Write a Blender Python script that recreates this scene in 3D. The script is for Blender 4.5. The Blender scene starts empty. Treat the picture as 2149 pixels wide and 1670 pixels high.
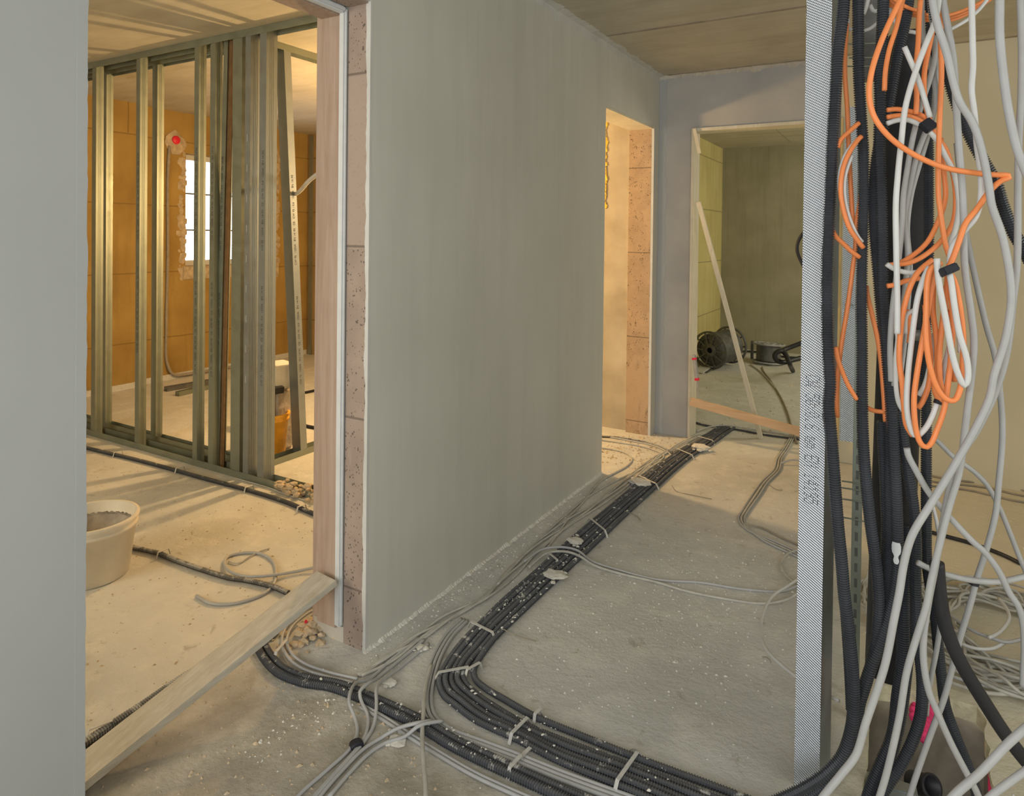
import bpy, bmesh, math, random
import numpy as np
from mathutils import Vector, Matrix
random.seed(7); np.random.seed(7)
SC = bpy.context.scene
COL = SC.collection

# ------------------------------------------------------------------ camera
YAW, PITCH, ROLL, F, CY, CX, H = -0.528421518, 0.011427681, 0.0112389064, 1423.782, 510.6374, 1074.5, 1.4
_c, _s = math.cos(YAW), math.sin(YAW)
FWD = Vector((math.cos(PITCH)*_s, math.cos(PITCH)*_c, -math.sin(PITCH)))
_r = Vector((_c, -_s, 0)); _u = _r.cross(FWD)
RGT = math.cos(ROLL)*_r + math.sin(ROLL)*_u
UPV = -math.sin(ROLL)*_r + math.cos(ROLL)*_u
CAMP = Vector((0, 0, H))
cd = bpy.data.cameras.new('camera'); cam = bpy.data.objects.new('camera', cd); COL.objects.link(cam)
M = Matrix.Identity(4)
for i in range(3):
    M[i][0] = RGT[i]; M[i][1] = UPV[i]; M[i][2] = -FWD[i]; M[i][3] = CAMP[i]
cam.matrix_world = M
cd.sensor_fit = 'HORIZONTAL'; cd.sensor_width = 36; cd.lens = 36*F/2149
cd.shift_y = -(835-CY)/2149; cd.clip_start = .02; cd.clip_end = 200
SC.camera = cam

# ------------------------------------------------------------------ light
SC.view_settings.view_transform = 'Standard'; SC.view_settings.look = 'None'
SC.view_settings.gamma = 1; SC.view_settings.use_curve_mapping = False
SC.view_settings.exposure = 0.22
w = bpy.data.worlds.new('sky'); SC.world = w; w.use_nodes = True
w.node_tree.nodes['Background'].inputs[0].default_value = (.88, .93, 1, 1)
w.node_tree.nodes['Background'].inputs[1].default_value = 6.0
def light(name, kind, loc, power, color, size=.1, sy=None, look=None):
    d = bpy.data.lights.new(name, kind); d.energy = power; d.color = color
    if kind == 'AREA':
        d.shape = 'RECTANGLE'; d.size = size; d.size_y = sy or size
    else: d.shadow_soft_size = size
    o = bpy.data.objects.new(name, d); COL.objects.link(o); o.location = loc
    if look: o.rotation_euler = (Vector(look)-Vector(loc)).to_track_quat('-Z', 'Y').to_euler()
    return o
light('work_lamp', 'POINT', (-3.05, 4.08, 1.70), 128, (1, .63, .275), .06)
light('camera_flash', 'POINT', (-.10, -.03, 1.52), 13, (.93, .96, 1), .03)
light('fill_behind', 'AREA', (-.2, -1.9, 1.5), 56, (.95, .97, 1), 2.2, 1.8, (-.6, 3, 1.1))  # added fill behind the camera, standing in for ambient daylight
light('fill_corridor', 'AREA', (2.3, 1.6, 1.5), 24, (.95, .96, .92), 2.2, 1.6, (-1.5, 3.0, .8))  # added unseen fill for the corridor, from the right
light('fill_store', 'AREA', (1.6, 7.0, 1.7), 46, (1, .92, .70), 1.6, 1.4, (-2.2, 7.4, .6))  # invented area light that brightens the store room from its hidden side
light('fill_left', 'AREA', (-3.4, -1.5, 1.6), 55, (1, .88, .66), 1.6, 1.4, (-4.5, 3.5, .9))  # extra ambient added to soften the stud shadows in the left room

# ------------------------------------------------------------------ photo rays -> points on real planes
def ray(x, y): return RGT*((x-CX)/F) - UPV*((y-CY)/F) + FWD
def FL(x, y, z=0.):
    d = ray(x, y); return CAMP + d*((z-H)/d.z)
def PL(x, y, ax, v):
    d = ray(x, y); return CAMP + d*((v-CAMP[ax])/d[ax])
def DP(x, y, t): return CAMP + ray(x, y)*t

# ------------------------------------------------------------------ materials
def nt(name):
    m = bpy.data.materials.new(name); m.use_nodes = True
    t = m.node_tree; return m, t, t.nodes['Principled BSDF']
def N(t, typ, **k):
    n = t.nodes.new(typ)
    for a, b in k.items():
        if a.startswith('i_'): n.inputs[int(a[2:])].default_value = b
        else: setattr(n, a, b)
    return n
def noise(t, vec, scale, detail=4, rough=.55, dist=0.):
    n = N(t, 'ShaderNodeTexNoise'); n.inputs['Scale'].default_value = scale
    n.inputs['Detail'].default_value = detail; n.inputs['Roughness'].default_value = rough
    n.inputs['Distortion'].default_value = dist
    t.links.new(vec, n.inputs['Vector']); return n.outputs['Fac']
def ramp(t, fac, stops):
    n = N(t, 'ShaderNodeValToRGB'); e = n.color_ramp.elements
    while len(e) < len(stops): e.new(.5)
    for q, (p, c) in zip(e, stops):
        q.position = p; q.color = (c, c, c, 1) if not isinstance(c, tuple) else (*c, 1)
    t.links.new(fac, n.inputs[0]); return n.outputs[0]
def mixc(t, fac, a, b, mode='MIX'):
    n = N(t, 'ShaderNodeMix', data_type='RGBA', blend_type=mode)
    for s, v in ((0, fac), (6, a), (7, b)):
        if isinstance(v, (int, float)): n.inputs[s].default_value = v
        elif isinstance(v, tuple): n.inputs[s].default_value = (*v, 1)
        else: t.links.new(v, n.inputs[s])
    return n.outputs[2]
def math_(t, op, a, b=0.):
    n = N(t, 'ShaderNodeMath', operation=op)
    for i, v in enumerate((a, b)):
        if isinstance(v, (int, float)): n.inputs[i].default_value = v
        else: t.links.new(v, n.inputs[i])
    return n.outputs[0]
def bump(t, b, h, strength=.3, dist=.01):
    n = N(t, 'ShaderNodeBump'); n.inputs['Strength'].default_value = strength; n.inputs['Distance'].default_value = dist
    t.links.new(h, n.inputs['Height']); t.links.new(n.outputs[0], b.inputs['Normal'])
def obco(t): return N(t, 'ShaderNodeTexCoord').outputs['Object']
def mapping(t, v, sc=(1, 1, 1), rot=(0, 0, 0)):
    n = N(t, 'ShaderNodeMapping'); n.inputs['Scale'].default_value = sc; n.inputs['Rotation'].default_value = rot
    t.links.new(v, n.inputs[0]); return n.outputs[0]
def sep(t, v):
    n = N(t, 'ShaderNodeSeparateXYZ'); t.links.new(v, n.inputs[0]); return n.outputs

MAT = {}
def simple(name, col, rough=.6, metal=0., var=.12, sc=30, bs=.15, bd=.003, spec=.4):
    m, t, b = nt(name); v = obco(t)
    f = noise(t, v, sc, 5)
    lo = tuple(c*(1-var) for c in col); hi = tuple(min(1, c*(1+var)) for c in col)
    t.links.new(mixc(t, ramp(t, f, [(.3, 0.), (.7, 1.)]), lo, hi), b.inputs['Base Color'])
    b.inputs['Roughness'].default_value = rough; b.inputs['Metallic'].default_value = metal
    b.inputs['Specular IOR Level'].default_value = spec
    if bs: bump(t, b, f, bs, bd)
    MAT[name] = m; return m

def mk_floor():
    m, t, b = nt('concrete_floor'); v = obco(t)
    big = noise(t, v, 1.1, 5, .6, .3); mid = noise(t, v, 7, 6, .65); fine = noise(t, v, 60, 5, .7)
    c = mixc(t, ramp(t, big, [(.35, 0.), (.65, 1.)]), (.50, .495, .455), (.63, .62, .575))
    c = mixc(t, ramp(t, mid, [(.5, 0.), (.72, .8)]), c, (.70, .68, .61))
    x, y, z = sep(t, v)
    dk = noise(t, v, 13, 4, .7, .6)
    c = mixc(t, ramp(t, dk, [(.60, 0.), (.70, .45)]), c, (.27, .24, .18))
    # bare, dusty, darker concrete close to the camera-side doorway
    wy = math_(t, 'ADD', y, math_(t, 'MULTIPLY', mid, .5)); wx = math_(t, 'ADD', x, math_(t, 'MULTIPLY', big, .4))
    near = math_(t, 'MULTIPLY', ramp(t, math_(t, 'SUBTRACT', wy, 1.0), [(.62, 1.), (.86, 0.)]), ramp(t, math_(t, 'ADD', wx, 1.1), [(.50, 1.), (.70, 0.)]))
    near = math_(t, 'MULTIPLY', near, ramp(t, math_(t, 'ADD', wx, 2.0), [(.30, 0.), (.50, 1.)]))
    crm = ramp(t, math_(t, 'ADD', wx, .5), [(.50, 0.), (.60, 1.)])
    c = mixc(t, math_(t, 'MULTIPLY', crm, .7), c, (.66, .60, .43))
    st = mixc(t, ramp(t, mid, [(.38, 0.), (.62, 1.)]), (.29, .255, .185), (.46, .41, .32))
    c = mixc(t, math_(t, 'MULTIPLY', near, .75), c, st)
    t.links.new(c, b.inputs['Base Color']); b.inputs['Roughness'].default_value = .95
    b.inputs['Specular IOR Level'].default_value = .15
    h = math_(t, 'ADD', math_(t, 'MULTIPLY', mid, .8), math_(t, 'MULTIPLY', fine, .35))
    bump(t, b, h, .55, .02); MAT['floor'] = m
mk_floor()
def mk_plaster(name, c1, c2, sc=2.2, streak=0.):
    m, t, b = nt(name); v = obco(t)
    big = noise(t, v, sc, 4, .5); fine = noise(t, v, 220, 3, .6)
    c = mixc(t, ramp(t, big, [(.3, 0.), (.7, 1.)]), c1, c2)
    if streak:
        s = noise(t, mapping(t, v, (1, 6, .5)), 1.6, 4, .6)
        c = mixc(t, ramp(t, s, [(.45, 0.), (.7, streak)]), c, tuple(q*.82 for q in c1))
    t.links.new(c, b.inputs['Base Color']); b.inputs['Roughness'].default_value = .85
    b.inputs['Specular IOR Level'].default_value = .2
    bump(t, b, math_(t, 'ADD', math_(t, 'MULTIPLY', fine, .3), big), .12, .004); MAT[name] = m
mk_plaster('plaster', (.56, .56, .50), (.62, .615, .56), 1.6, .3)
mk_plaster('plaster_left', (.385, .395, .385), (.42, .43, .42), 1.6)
mk_plaster('plaster_grey', (.36, .36, .355), (.46, .445, .42), 3.0)
mk_plaster('plaster_rough', (.42, .38, .32), (.56, .53, .46), 5.0, .3)
mk_plaster('plaster_beige', (.60, .54, .38), (.67, .61, .45), 1.5, .2)
mk_plaster('plaster_bead', (.52, .52, .49), (.60, .60, .57), 8)
def mk_ceiling():
    m, t, b = nt('concrete_ceiling'); v = obco(t)
    a = noise(t, mapping(t, v, (.6, 5, 1)), 1.8, 5, .6); g = noise(t, v, 3.2, 5, .65)
    c = mixc(t, ramp(t, g, [(.3, 0.), (.7, 1.)]), (.43, .40, .31), (.54, .51, .41))
    c = mixc(t, ramp(t, a, [(.45, 0.), (.75, .55)]), c, (.34, .30, .21))
    t.links.new(c, b.inputs['Base Color']); b.inputs['Roughness'].default_value = .8
    bump(t, b, noise(t, v, 40, 4), .08, .004); MAT['ceiling'] = m
mk_ceiling()
def mk_block(name, c1, c2, cj, ax, L=.62, Hh=.62, off=(0, 0), jw=.006):
    """large precast block wall; ax = axis (0/1) that runs along the wall"""
    m, t, b = nt(name); v = obco(t); x, y, z = sep(t, v)
    u = (x, y)[ax]
    row = math_(t, 'FLOOR', math_(t, 'DIVIDE', math_(t, 'ADD', z, off[1]), Hh))
    uu = math_(t, 'ADD', math_(t, 'ADD', u, off[0]), math_(t, 'MULTIPLY', row, L*.45))
    wob = math_(t, 'MULTIPLY', noise(t, v, 6, 3), .012)
    def edge(q, P):
        f = math_(t, 'FRACT', math_(t, 'DIVIDE', math_(t, 'ADD', q, wob), P))
        return math_(t, 'LESS_THAN', math_(t, 'MINIMUM', f, math_(t, 'SUBTRACT', 1., f)), jw/P)
    j = math_(t, 'MAXIMUM', edge(uu, L), edge(math_(t, 'ADD', z, off[1]), Hh))
    big = noise(t, v, 2.0, 5, .6)
    vert = noise(t, mapping(t, v, (6, 6, .5)), 2.2, 4, .6)
    c = mixc(t, ramp(t, big, [(.3, 0.), (.7, 1.)]), c1, c2)
    c = mixc(t, ramp(t, vert, [(.5, 0.), (.75, .4)]), c, tuple(q*.6 for q in c1))
    c = mixc(t, math_(t, 'MULTIPLY', j, .8), c, cj)
    t.links.new(c, b.inputs['Base Color']); b.inputs['Roughness'].default_value = .8
    bump(t, b, math_(t, 'SUBTRACT', noise(t, v, 50, 4), j), .2, .005); MAT[name] = m
mk_block('block_ochre', (.28, .17, .040), (.41, .27, .075), (.20, .12, .03), 1, 2.9, .62, (0, .21))
mk_block('block_ochre_x', (.26, .16, .05), (.38, .25, .09), (.14, .08, .02), 0, 2.9, .62, (0, .21))
mk_block('block_yellow', (.52, .44, .17), (.62, .54, .24), (.28, .24, .12), 1, 1.2, .62, (.2, .12))
def mk_wallconc():
    m, t, b = nt('shuttered_concrete'); v = obco(t)
    s = noise(t, mapping(t, v, (5, 5, .35)), 2.0, 5, .65); g = noise(t, v, 2.5, 5, .6)
    c = mixc(t, ramp(t, g, [(.3, 0.), (.7, 1.)]), (.28, .26, .175), (.36, .335, .24))
    c = mixc(t, ramp(t, s, [(.52, 0.), (.75, .5)]), c, (.20, .18, .11))
    t.links.new(c, b.inputs['Base Color']); b.inputs['Roughness'].default_value = .85
    bump(t, b, s, .1, .005); MAT['shuttered'] = m
mk_wallconc()
def mk_brick(name, z0, P, col, smz=None):
    m, t, b = nt(name); v = obco(t); x, y, z = sep(t, v)
    f = math_(t, 'FRACT', math_(t, 'DIVIDE', math_(t, 'SUBTRACT', z, z0), P))
    j = math_(t, 'LESS_THAN', math_(t, 'MINIMUM', f, math_(t, 'SUBTRACT', 1., f)), .004/P)
    vo = N(t, 'ShaderNodeTexVoronoi'); vo.inputs['Scale'].default_value = 105
    t.links.new(mapping(t, v, (1, 1, .75)), vo.inputs['Vector'])
    r = noise(t, v, 35, 2)
    pore = math_(t, 'LESS_THAN', vo.outputs['Distance'], math_(t, 'MULTIPLY', math_(t, 'SUBTRACT', r, .36), 1.25))
    g = noise(t, v, 9, 5, .6)
    c = mixc(t, ramp(t, g, [(.35, 0.), (.7, 1.)]), tuple(q*.88 for q in col), tuple(q*1.1 for q in col))
    c = mixc(t, math_(t, 'MULTIPLY', pore, .85), c, tuple(q*.28 for q in col))
    smear = ramp(t, noise(t, mapping(t, v, (1, 1, .4)), 5, 4, .6, .4), [(.56, 0.), (.60, 1.)])
    if smz:
        band = math_(t, 'MULTIPLY', math_(t, 'GREATER_THAN', math_(t, 'ADD', z, math_(t, 'MULTIPLY', r, .02)), smz[0]), math_(t, 'LESS_THAN', z, smz[1]))
        smear = math_(t, 'MAXIMUM', smear, band)
    c = mixc(t, math_(t, 'MULTIPLY', smear, .8), c, tuple(q*1.12 for q in col))
    c = mixc(t, math_(t, 'MULTIPLY', j, .7), c, tuple(q*.35 for q in col))
    t.links.new(c, b.inputs['Base Color']); b.inputs['Roughness'].default_value = .9
    bump(t, b, math_(t, 'SUBTRACT', 0., math_(t, 'ADD', pore, j)), .35, .004); MAT[name] = m
mk_brick('brick_near', 1.938, .58, (.34, .265, .215), (1.36, 1.93))
mk_brick('brick_far', .09, .60, (.42, .29, .175))
def mk_wood(name, a, b_, axis=2, sc=1.):
    m, t, b = nt(name); v = obco(t)
    s = [22, 22, 22]; s[axis] = 1.2
    g = noise(t, mapping(t, v, tuple(s)), 2.2*sc, 6, .62, .5); f = noise(t, v, 4, 4, .6)
    c = mixc(t, ramp(t, g, [(.3, 0.), (.7, 1.)]), a, b_)
    c = mixc(t, ramp(t, f, [(.5, 0.), (.75, .35)]), c, tuple(q*.7 for q in a))
    t.links.new(c, b.inputs['Base Color']); b.inputs['Roughness'].default_value = .75
    bump(t, b, g, .15, .002); MAT[name] = m
mk_wood('wood_pink', (.34, .235, .17), (.44, .34, .27))
mk_wood('wood_pale', (.58, .53, .40), (.70, .66, .54))
mk_wood('wood_orange', (.55, .36, .20), (.66, .49, .33), 0)
mk_wood('wood_plank', (.42, .37, .28), (.58, .54, .45), 1)
mk_wood('wood_yellow', (.55, .40, .16), (.68, .52, .26))
def mk_galv(name, col, rough=.38, ridges=None):
    m, t, b = nt(name); v = obco(t)
    f = noise(t, v, 14, 4, .6); f2 = noise(t, v, 90, 3)
    c = mixc(t, ramp(t, f, [(.3, 0.), (.7, 1.)]), tuple(q*.85 for q in col), col)
    t.links.new(c, b.inputs['Base Color']); b.inputs['Metallic'].default_value = .75
    t.links.new(ramp(t, f, [(.2, rough-.08), (.8, rough+.15)]), b.inputs['Roughness'])
    bump(t, b, f2, .05, .002); MAT[name] = m
mk_galv('galv', (.32, .35, .29), .45)
mk_galv('galv_blue', (.34, .37, .37), .45)
def mk_knurl(name, col, sc=260):
    m, t, b = nt(name); v = obco(t); x, y, z = sep(t, v)
    u = math_(t, 'ADD', x, y)
    a1 = math_(t, 'SINE', math_(t, 'MULTIPLY', math_(t, 'ADD', z, math_(t, 'MULTIPLY', u, .62)), sc*3.6))
    a2 = math_(t, 'SINE', math_(t, 'MULTIPLY', math_(t, 'SUBTRACT', z, math_(t, 'MULTIPLY', u, 1.5)), sc*3.1))
    h = math_(t, 'MULTIPLY', a1, math_(t, 'ADD', .7, math_(t, 'MULTIPLY', a2, .45)))
    pit = ramp(t, math_(t, 'ADD', .5, math_(t, 'MULTIPLY', h, .5)), [(.25, 1.), (.50, 0.)])
    c = mixc(t, math_(t, 'MULTIPLY', pit, .85), col, (.06, .075, .11))
    t.links.new(c, b.inputs['Base Color']); b.inputs['Metallic'].default_value = .7
    b.inputs['Roughness'].default_value = .36
    bump(t, b, h, .5, .0015); MAT[name] = m
mk_knurl('knurl', (.72, .76, .80))
simple('print', (.05, .05, .055), .6, 0, .1, 50, 0)
def mk_cond(name, dust, col=(.034, .037, .043)):
    m, t, b = nt(name); v = obco(t)
    f = noise(t, v, 24, 5, .65); f2 = noise(t, v, 7, 4, .6)
    n = N(t, 'ShaderNodeNewGeometry'); nz = sep(t, n.outputs['Normal'])[2]
    up = ramp(t, nz, [(.1, 0.), (.9, 1.)])
    c = mixc(t, ramp(t, f2, [(.3, 0.), (.7, 1.)]), col, tuple(q*1.9 for q in col))
    if dust:
        c = mixc(t, math_(t, 'MULTIPLY', up, .14*dust), c, (.45, .43, .38))
        spot = ramp(t, f, [(.66-.06*dust, 0.), (.70-.06*dust, 1.)])
        c = mixc(t, math_(t, 'MULTIPLY', math_(t, 'MULTIPLY', spot, up), .85), c, (.62, .60, .54))
    t.links.new(c, b.inputs['Base Color']); b.inputs['Roughness'].default_value = .27 if not dust else .65
    b.inputs['Specular IOR Level'].default_value = .5; MAT[name] = m
mk_cond('conduit_clean', 0); mk_cond('conduit_dusty', 1.0); mk_cond('conduit_muddy', 3.2, (.06, .055, .05))
simple('cable_grey', (.42, .42, .41), .5, 0, .06, 20, .05)
simple('cable_white', (.62, .62, .60), .45, 0, .05, 20, .05)
simple('cable_dusty', (.47, .455, .40), .85, 0, .14, 25, .2)
simple('cable_brown', (.30, .26, .20), .85, 0, .14, 25, .2)
simple('cable_orange', (.86, .27, .085), .45, 0, .08, 12, .04)
simple('black', (.022, .022, .026), .5, 0, .2, 20, .05)
simple('pipe_black', (.035, .036, .042), .55, 0, .3, 6, .05)
simple('tape', (.02, .022, .03), .5)
simple('strap', (.56, .55, .51), .7, 0, .12, 60, .1)
simple('bucket_white', (.72, .66, .54), .55, 0, .08, 10, .1)
simple('mortar', (.40, .35, .29), .95, 0, .25, 18, .6, .02)
simple('bucket_orange', (.85, .42, .04), .5, 0, .2, 16, .1)
simple('pink_foam', (.86, .06, .20), .8, 0, .15, 30, .5)
simple('red', (.70, .02, .05), .45, 0, .05, 20, 0)
simple('debris', (.66, .64, .57), .95, 0, .15, 60, .5)
simple('debris_tan', (.50, .40, .27), .95, 0, .25, 60, .5)
simple('foam_yellow', (.85, .55, .08), .8, 0, .15, 30, .5)
simple('insulation', (.68, .64, .44), .9, 0, .14, 40, .6, .01)
simple('shaft', (.33, .29, .23), .9, 0, .2, 12, .4, .01)
simple('shaft_bottom', (.60, .57, .44), .9, 0, .12, 8, .2)
simple('dark_metal', (.14, .14, .13), .5, .4, .3, 15, .1)
simple('reel_grey', (.34, .34, .33), .6, 0, .15, 20, .2)
simple('card', (.70, .66, .56), .7, 0, .05, 20, .05)
simple('sill', (.45, .36, .24), .9, 0, .25, 20, .5)
simple('paint_white', (.60, .62, .62), .5, 0, .05, 20, .05)
def mk_glass():
    m, t, b = nt('window_glass'); o = t.nodes['Material Output']
    tr = N(t, 'ShaderNodeBsdfTransparent'); gl = N(t, 'ShaderNodeBsdfGlossy'); gl.inputs['Roughness'].default_value = .02
    fr = N(t, 'ShaderNodeFresnel'); mx = N(t, 'ShaderNodeMixShader')
    tr.inputs[0].default_value = (.95, .97, .97, 1)
    t.links.new(fr.outputs[0], mx.inputs[0]); t.links.new(tr.outputs[0], mx.inputs[1]); t.links.new(gl.outputs[0], mx.inputs[2])
    t.links.new(mx.outputs[0], o.inputs[0]); MAT['glass'] = m
mk_glass()

# ------------------------------------------------------------------ mesh helpers
def mesh_obj(name, verts, faces, mat, parent=None, smooth=False):
    me = bpy.data.meshes.new(name); me.from_pydata([tuple(v) for v in verts], [], faces)
    me.materials.append(MAT[mat]); me.update()
    if smooth: me.shade_smooth()
    o = bpy.data.objects.new(name, me); COL.objects.link(o)
    if parent: o.parent = parent
    return o
class MB:
    def __init__(s): s.bm = bmesh.new(); s.mats = []; s.mi = 0
    def m(s, name):
        if name not in s.mats: s.mats.append(name)
        s.mi = s.mats.index(name); return s
    def box(s, lo, hi, M4=None, bev=0.):
        vs = [s.bm.verts.new(((lo, hi)[i & 1][0], (lo, hi)[(i >> 1) & 1][1], (lo, hi)[(i >> 2) & 1][2])) for i in range(8)]
        if M4 is not None:
            for v in vs: v.co = M4 @ v.co
        fs = [s.bm.faces.new([vs[k] for k in q]) for q in ((0, 2, 3, 1), (4, 5, 7, 6), (0, 1, 5, 4), (2, 6, 7, 3), (0, 4, 6, 2), (1, 3, 7, 5))]
        for f in fs: f.material_index = s.mi
        if bev:
            ed = list({e for f in fs for e in f.edges})
            r = bmesh.ops.bevel(s.bm, geom=ed, offset=bev, segments=2, affect='EDGES')
            for f in r['faces']: f.material_index = s.mi
        return s
    def beam(s, a, b, wdt, thk, up=(0, 0, 1), bev=0.):
        a, b = Vector(a), Vector(b); d = (b-a); L = d.length; d.normalize()
        u = Vector(up); x = u.cross(d)
        if x.length < 1e-4: x = Vector((1, 0, 0)).cross(d)
        x.normalize(); u = d.cross(x)
        M4 = Matrix(((x.x, d.x, u.x, a.x), (x.y, d.y, u.y, a.y), (x.z, d.z, u.z, a.z), (0, 0, 0, 1)))
        return s.box((-wdt/2, 0, -thk/2), (wdt/2, L, thk/2), M4, bev)
    def lathe(s, prof, n=40, M4=None, cap0=False, cap1=False):
        rows = []
        for (r, z) in prof:
            row = []
            for k in range(n):
                a = 2*math.pi*k/n; c = Vector((r*math.cos(a), r*math.sin(a), z))
                row.append(s.bm.verts.new(M4 @ c if M4 is not None else c))
            rows.append(row)
        for i in range(len(rows)-1):
            for k in range(n):
                f = s.bm.faces.new((rows[i][k], rows[i][(k+1) % n], rows[i+1][(k+1) % n], rows[i+1][k])); f.material_index = s.mi; f.smooth = True
        if cap0: f = s.bm.faces.new(rows[0][::-1]); f.material_index = s.mi
        if cap1: f = s.bm.faces.new(rows[-1]); f.material_index = s.mi
        return s
    def extr(s, prof, p0, p1, xa, ya):
        """closed cross-section prof [(u,v)] swept p0->p1; xa, ya span the section"""
        p0, p1, xa, ya = map(Vector, (p0, p1, xa, ya))
        A = [s.bm.verts.new(p0+xa*u+ya*v) for u, v in prof]; B = [s.bm.verts.new(p1+xa*u+ya*v) for u, v in prof]
        n = len(prof)
        for k in range(n):
            f = s.bm.faces.new((A[k], A[(k+1) % n], B[(k+1) % n], B[k])); f.material_index = s.mi
        for q in (A[::-1], B):
            f = s.bm.faces.new(q); f.material_index = s.mi
        return s
    def blob(s, c, r, sx=1., sy=1., sz=1., sub=1, jit=.25, rng=random):
        g = bmesh.ops.create_icosphere(s.bm, subdivisions=sub, radius=r)
        for v in g['verts']:
            k = 1+rng.uniform(-jit, jit); v.co = Vector((v.co.x*sx*k, v.co.y*sy*k, v.co.z*sz*k))+Vector(c)
        for f in {f for v in g['verts'] for f in v.link_faces}: f.material_index = s.mi
        return s
    def build(s, name, parent=None):
        bmesh.ops.recalc_face_normals(s.bm, faces=s.bm.faces)
        me = bpy.data.meshes.new(name); s.bm.to_mesh(me); s.bm.free()
        for q in s.mats: me.materials.append(MAT[q])
        o = bpy.data.objects.new(name, me); COL.objects.link(o)
        if parent: o.parent = parent
        return o
def struct(o): o['kind'] = 'structure'; return o
def tag(o, label, cat, group=None, kind=None):
    o['label'] = label; o['category'] = cat
    if group: o['group'] = group
    if kind: o['kind'] = kind
    return o
def empty(name, loc, label, cat, group=None):
    o = bpy.data.objects.new(name, None); COL.objects.link(o); o.location = loc; o.empty_display_size = .05
    return tag(o, label, cat, group)
def adopt(root, *obs):
    bpy.context.view_layer.update()
    for o in obs:
        o.parent = root; o.matrix_parent_inverse = root.matrix_world.inverted()
def resample(pts, step):
    P = np.array([tuple(p) for p in pts], float)
    if len(P) > 2:
        out = []; Q = np.vstack([2*P[0]-P[1], P, 2*P[-1]-P[-2]])
        for i in range(1, len(Q)-2):
            p0, p1, p2, p3 = Q[i-1:i+3]
            t0 = 0; t1 = t0+max(1e-6, np.linalg.norm(p1-p0))**.5; t2 = t1+max(1e-6, np.linalg.norm(p2-p1))**.5; t3 = t2+max(1e-6, np.linalg.norm(p3-p2))**.5
            n = max(4, int(np.linalg.norm(p2-p1)/.008)); t = np.linspace(t1, t2, n, endpoint=False)[:, None]
            A1 = (t1-t)/(t1-t0)*p0+(t-t0)/(t1-t0)*p1; A2 = (t2-t)/(t2-t1)*p1+(t-t1)/(t2-t1)*p2; A3 = (t3-t)/(t3-t2)*p2+(t-t2)/(t3-t2)*p3
            B1 = (t2-t)/(t2-t0)*A1+(t-t0)/(t2-t0)*A2; B2 = (t3-t)/(t3-t1)*A2+(t-t1)/(t3-t1)*A3
            out.append((t2-t)/(t2-t1)*B1+(t-t1)/(t2-t1)*B2)
        out.append(P[-1:]); P = np.vstack(out)
    d = np.r_[0, np.cumsum(np.linalg.norm(np.diff(P, axis=0), axis=1))]
    n = max(3, int(d[-1]/step)+1); s = np.linspace(0, d[-1], n)
    return np.stack([np.interp(s, d, P[:, k]) for k in range(3)], 1)
def tube(name, pts, r, mat, parent=None, step=.012, sides=8, corr=0., raw=False):
    """solid tube along a spline; corr = pitch of corrugation (0 = smooth)"""
    P = resample(pts, corr/4 if corr else step) if not raw else np.array(pts, float)
    T = np.gradient(P, axis=0); T /= np.linalg.norm(T, axis=1)[:, None]
    n = len(P); U = np.zeros_like(P)
    u = np.cross(T[0], [0, 0, 1.]); u = u if np.linalg.norm(u) > .1 else np.cross(T[0], [1., 0, 0]); u /= np.linalg.norm(u)
    for i in range(n):
        u = u-T[i]*np.dot(u, T[i]); u /= np.linalg.norm(u); U[i] = u
    V = np.cross(T, U); a = np.linspace(0, 2*np.pi, sides, endpoint=False)
    R = np.full(n, r)
    if corr: R[(np.arange(n) % 4) >= 2] = r*.76
    X = P[:, None]+R[:, None, None]*(np.cos(a)[None, :, None]*U[:, None]+np.sin(a)[None, :, None]*V[:, None])
    verts = X.reshape(-1, 3)
    i = np.arange(n-1)[:, None]*sides; k = np.arange(sides)[None]; k2 = (k+1) % sides
    F4 = np.stack([i+k, i+k2, i+sides+k2, i+sides+k], -1).reshape(-1, 4)
    faces = F4.tolist()+[list(range(sides))[::-1], list(range((n-1)*sides, n*sides))]
    return mesh_obj(name, verts.tolist(), faces, mat, parent, smooth=not corr)

# ================================================================== STRUCTURE
XA, XB = -1.549, -1.734          # corridor wall faces
ZC = 2.545                       # ceiling
YB, YB2 = 4.721, 4.862           # end wall with doorway
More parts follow.
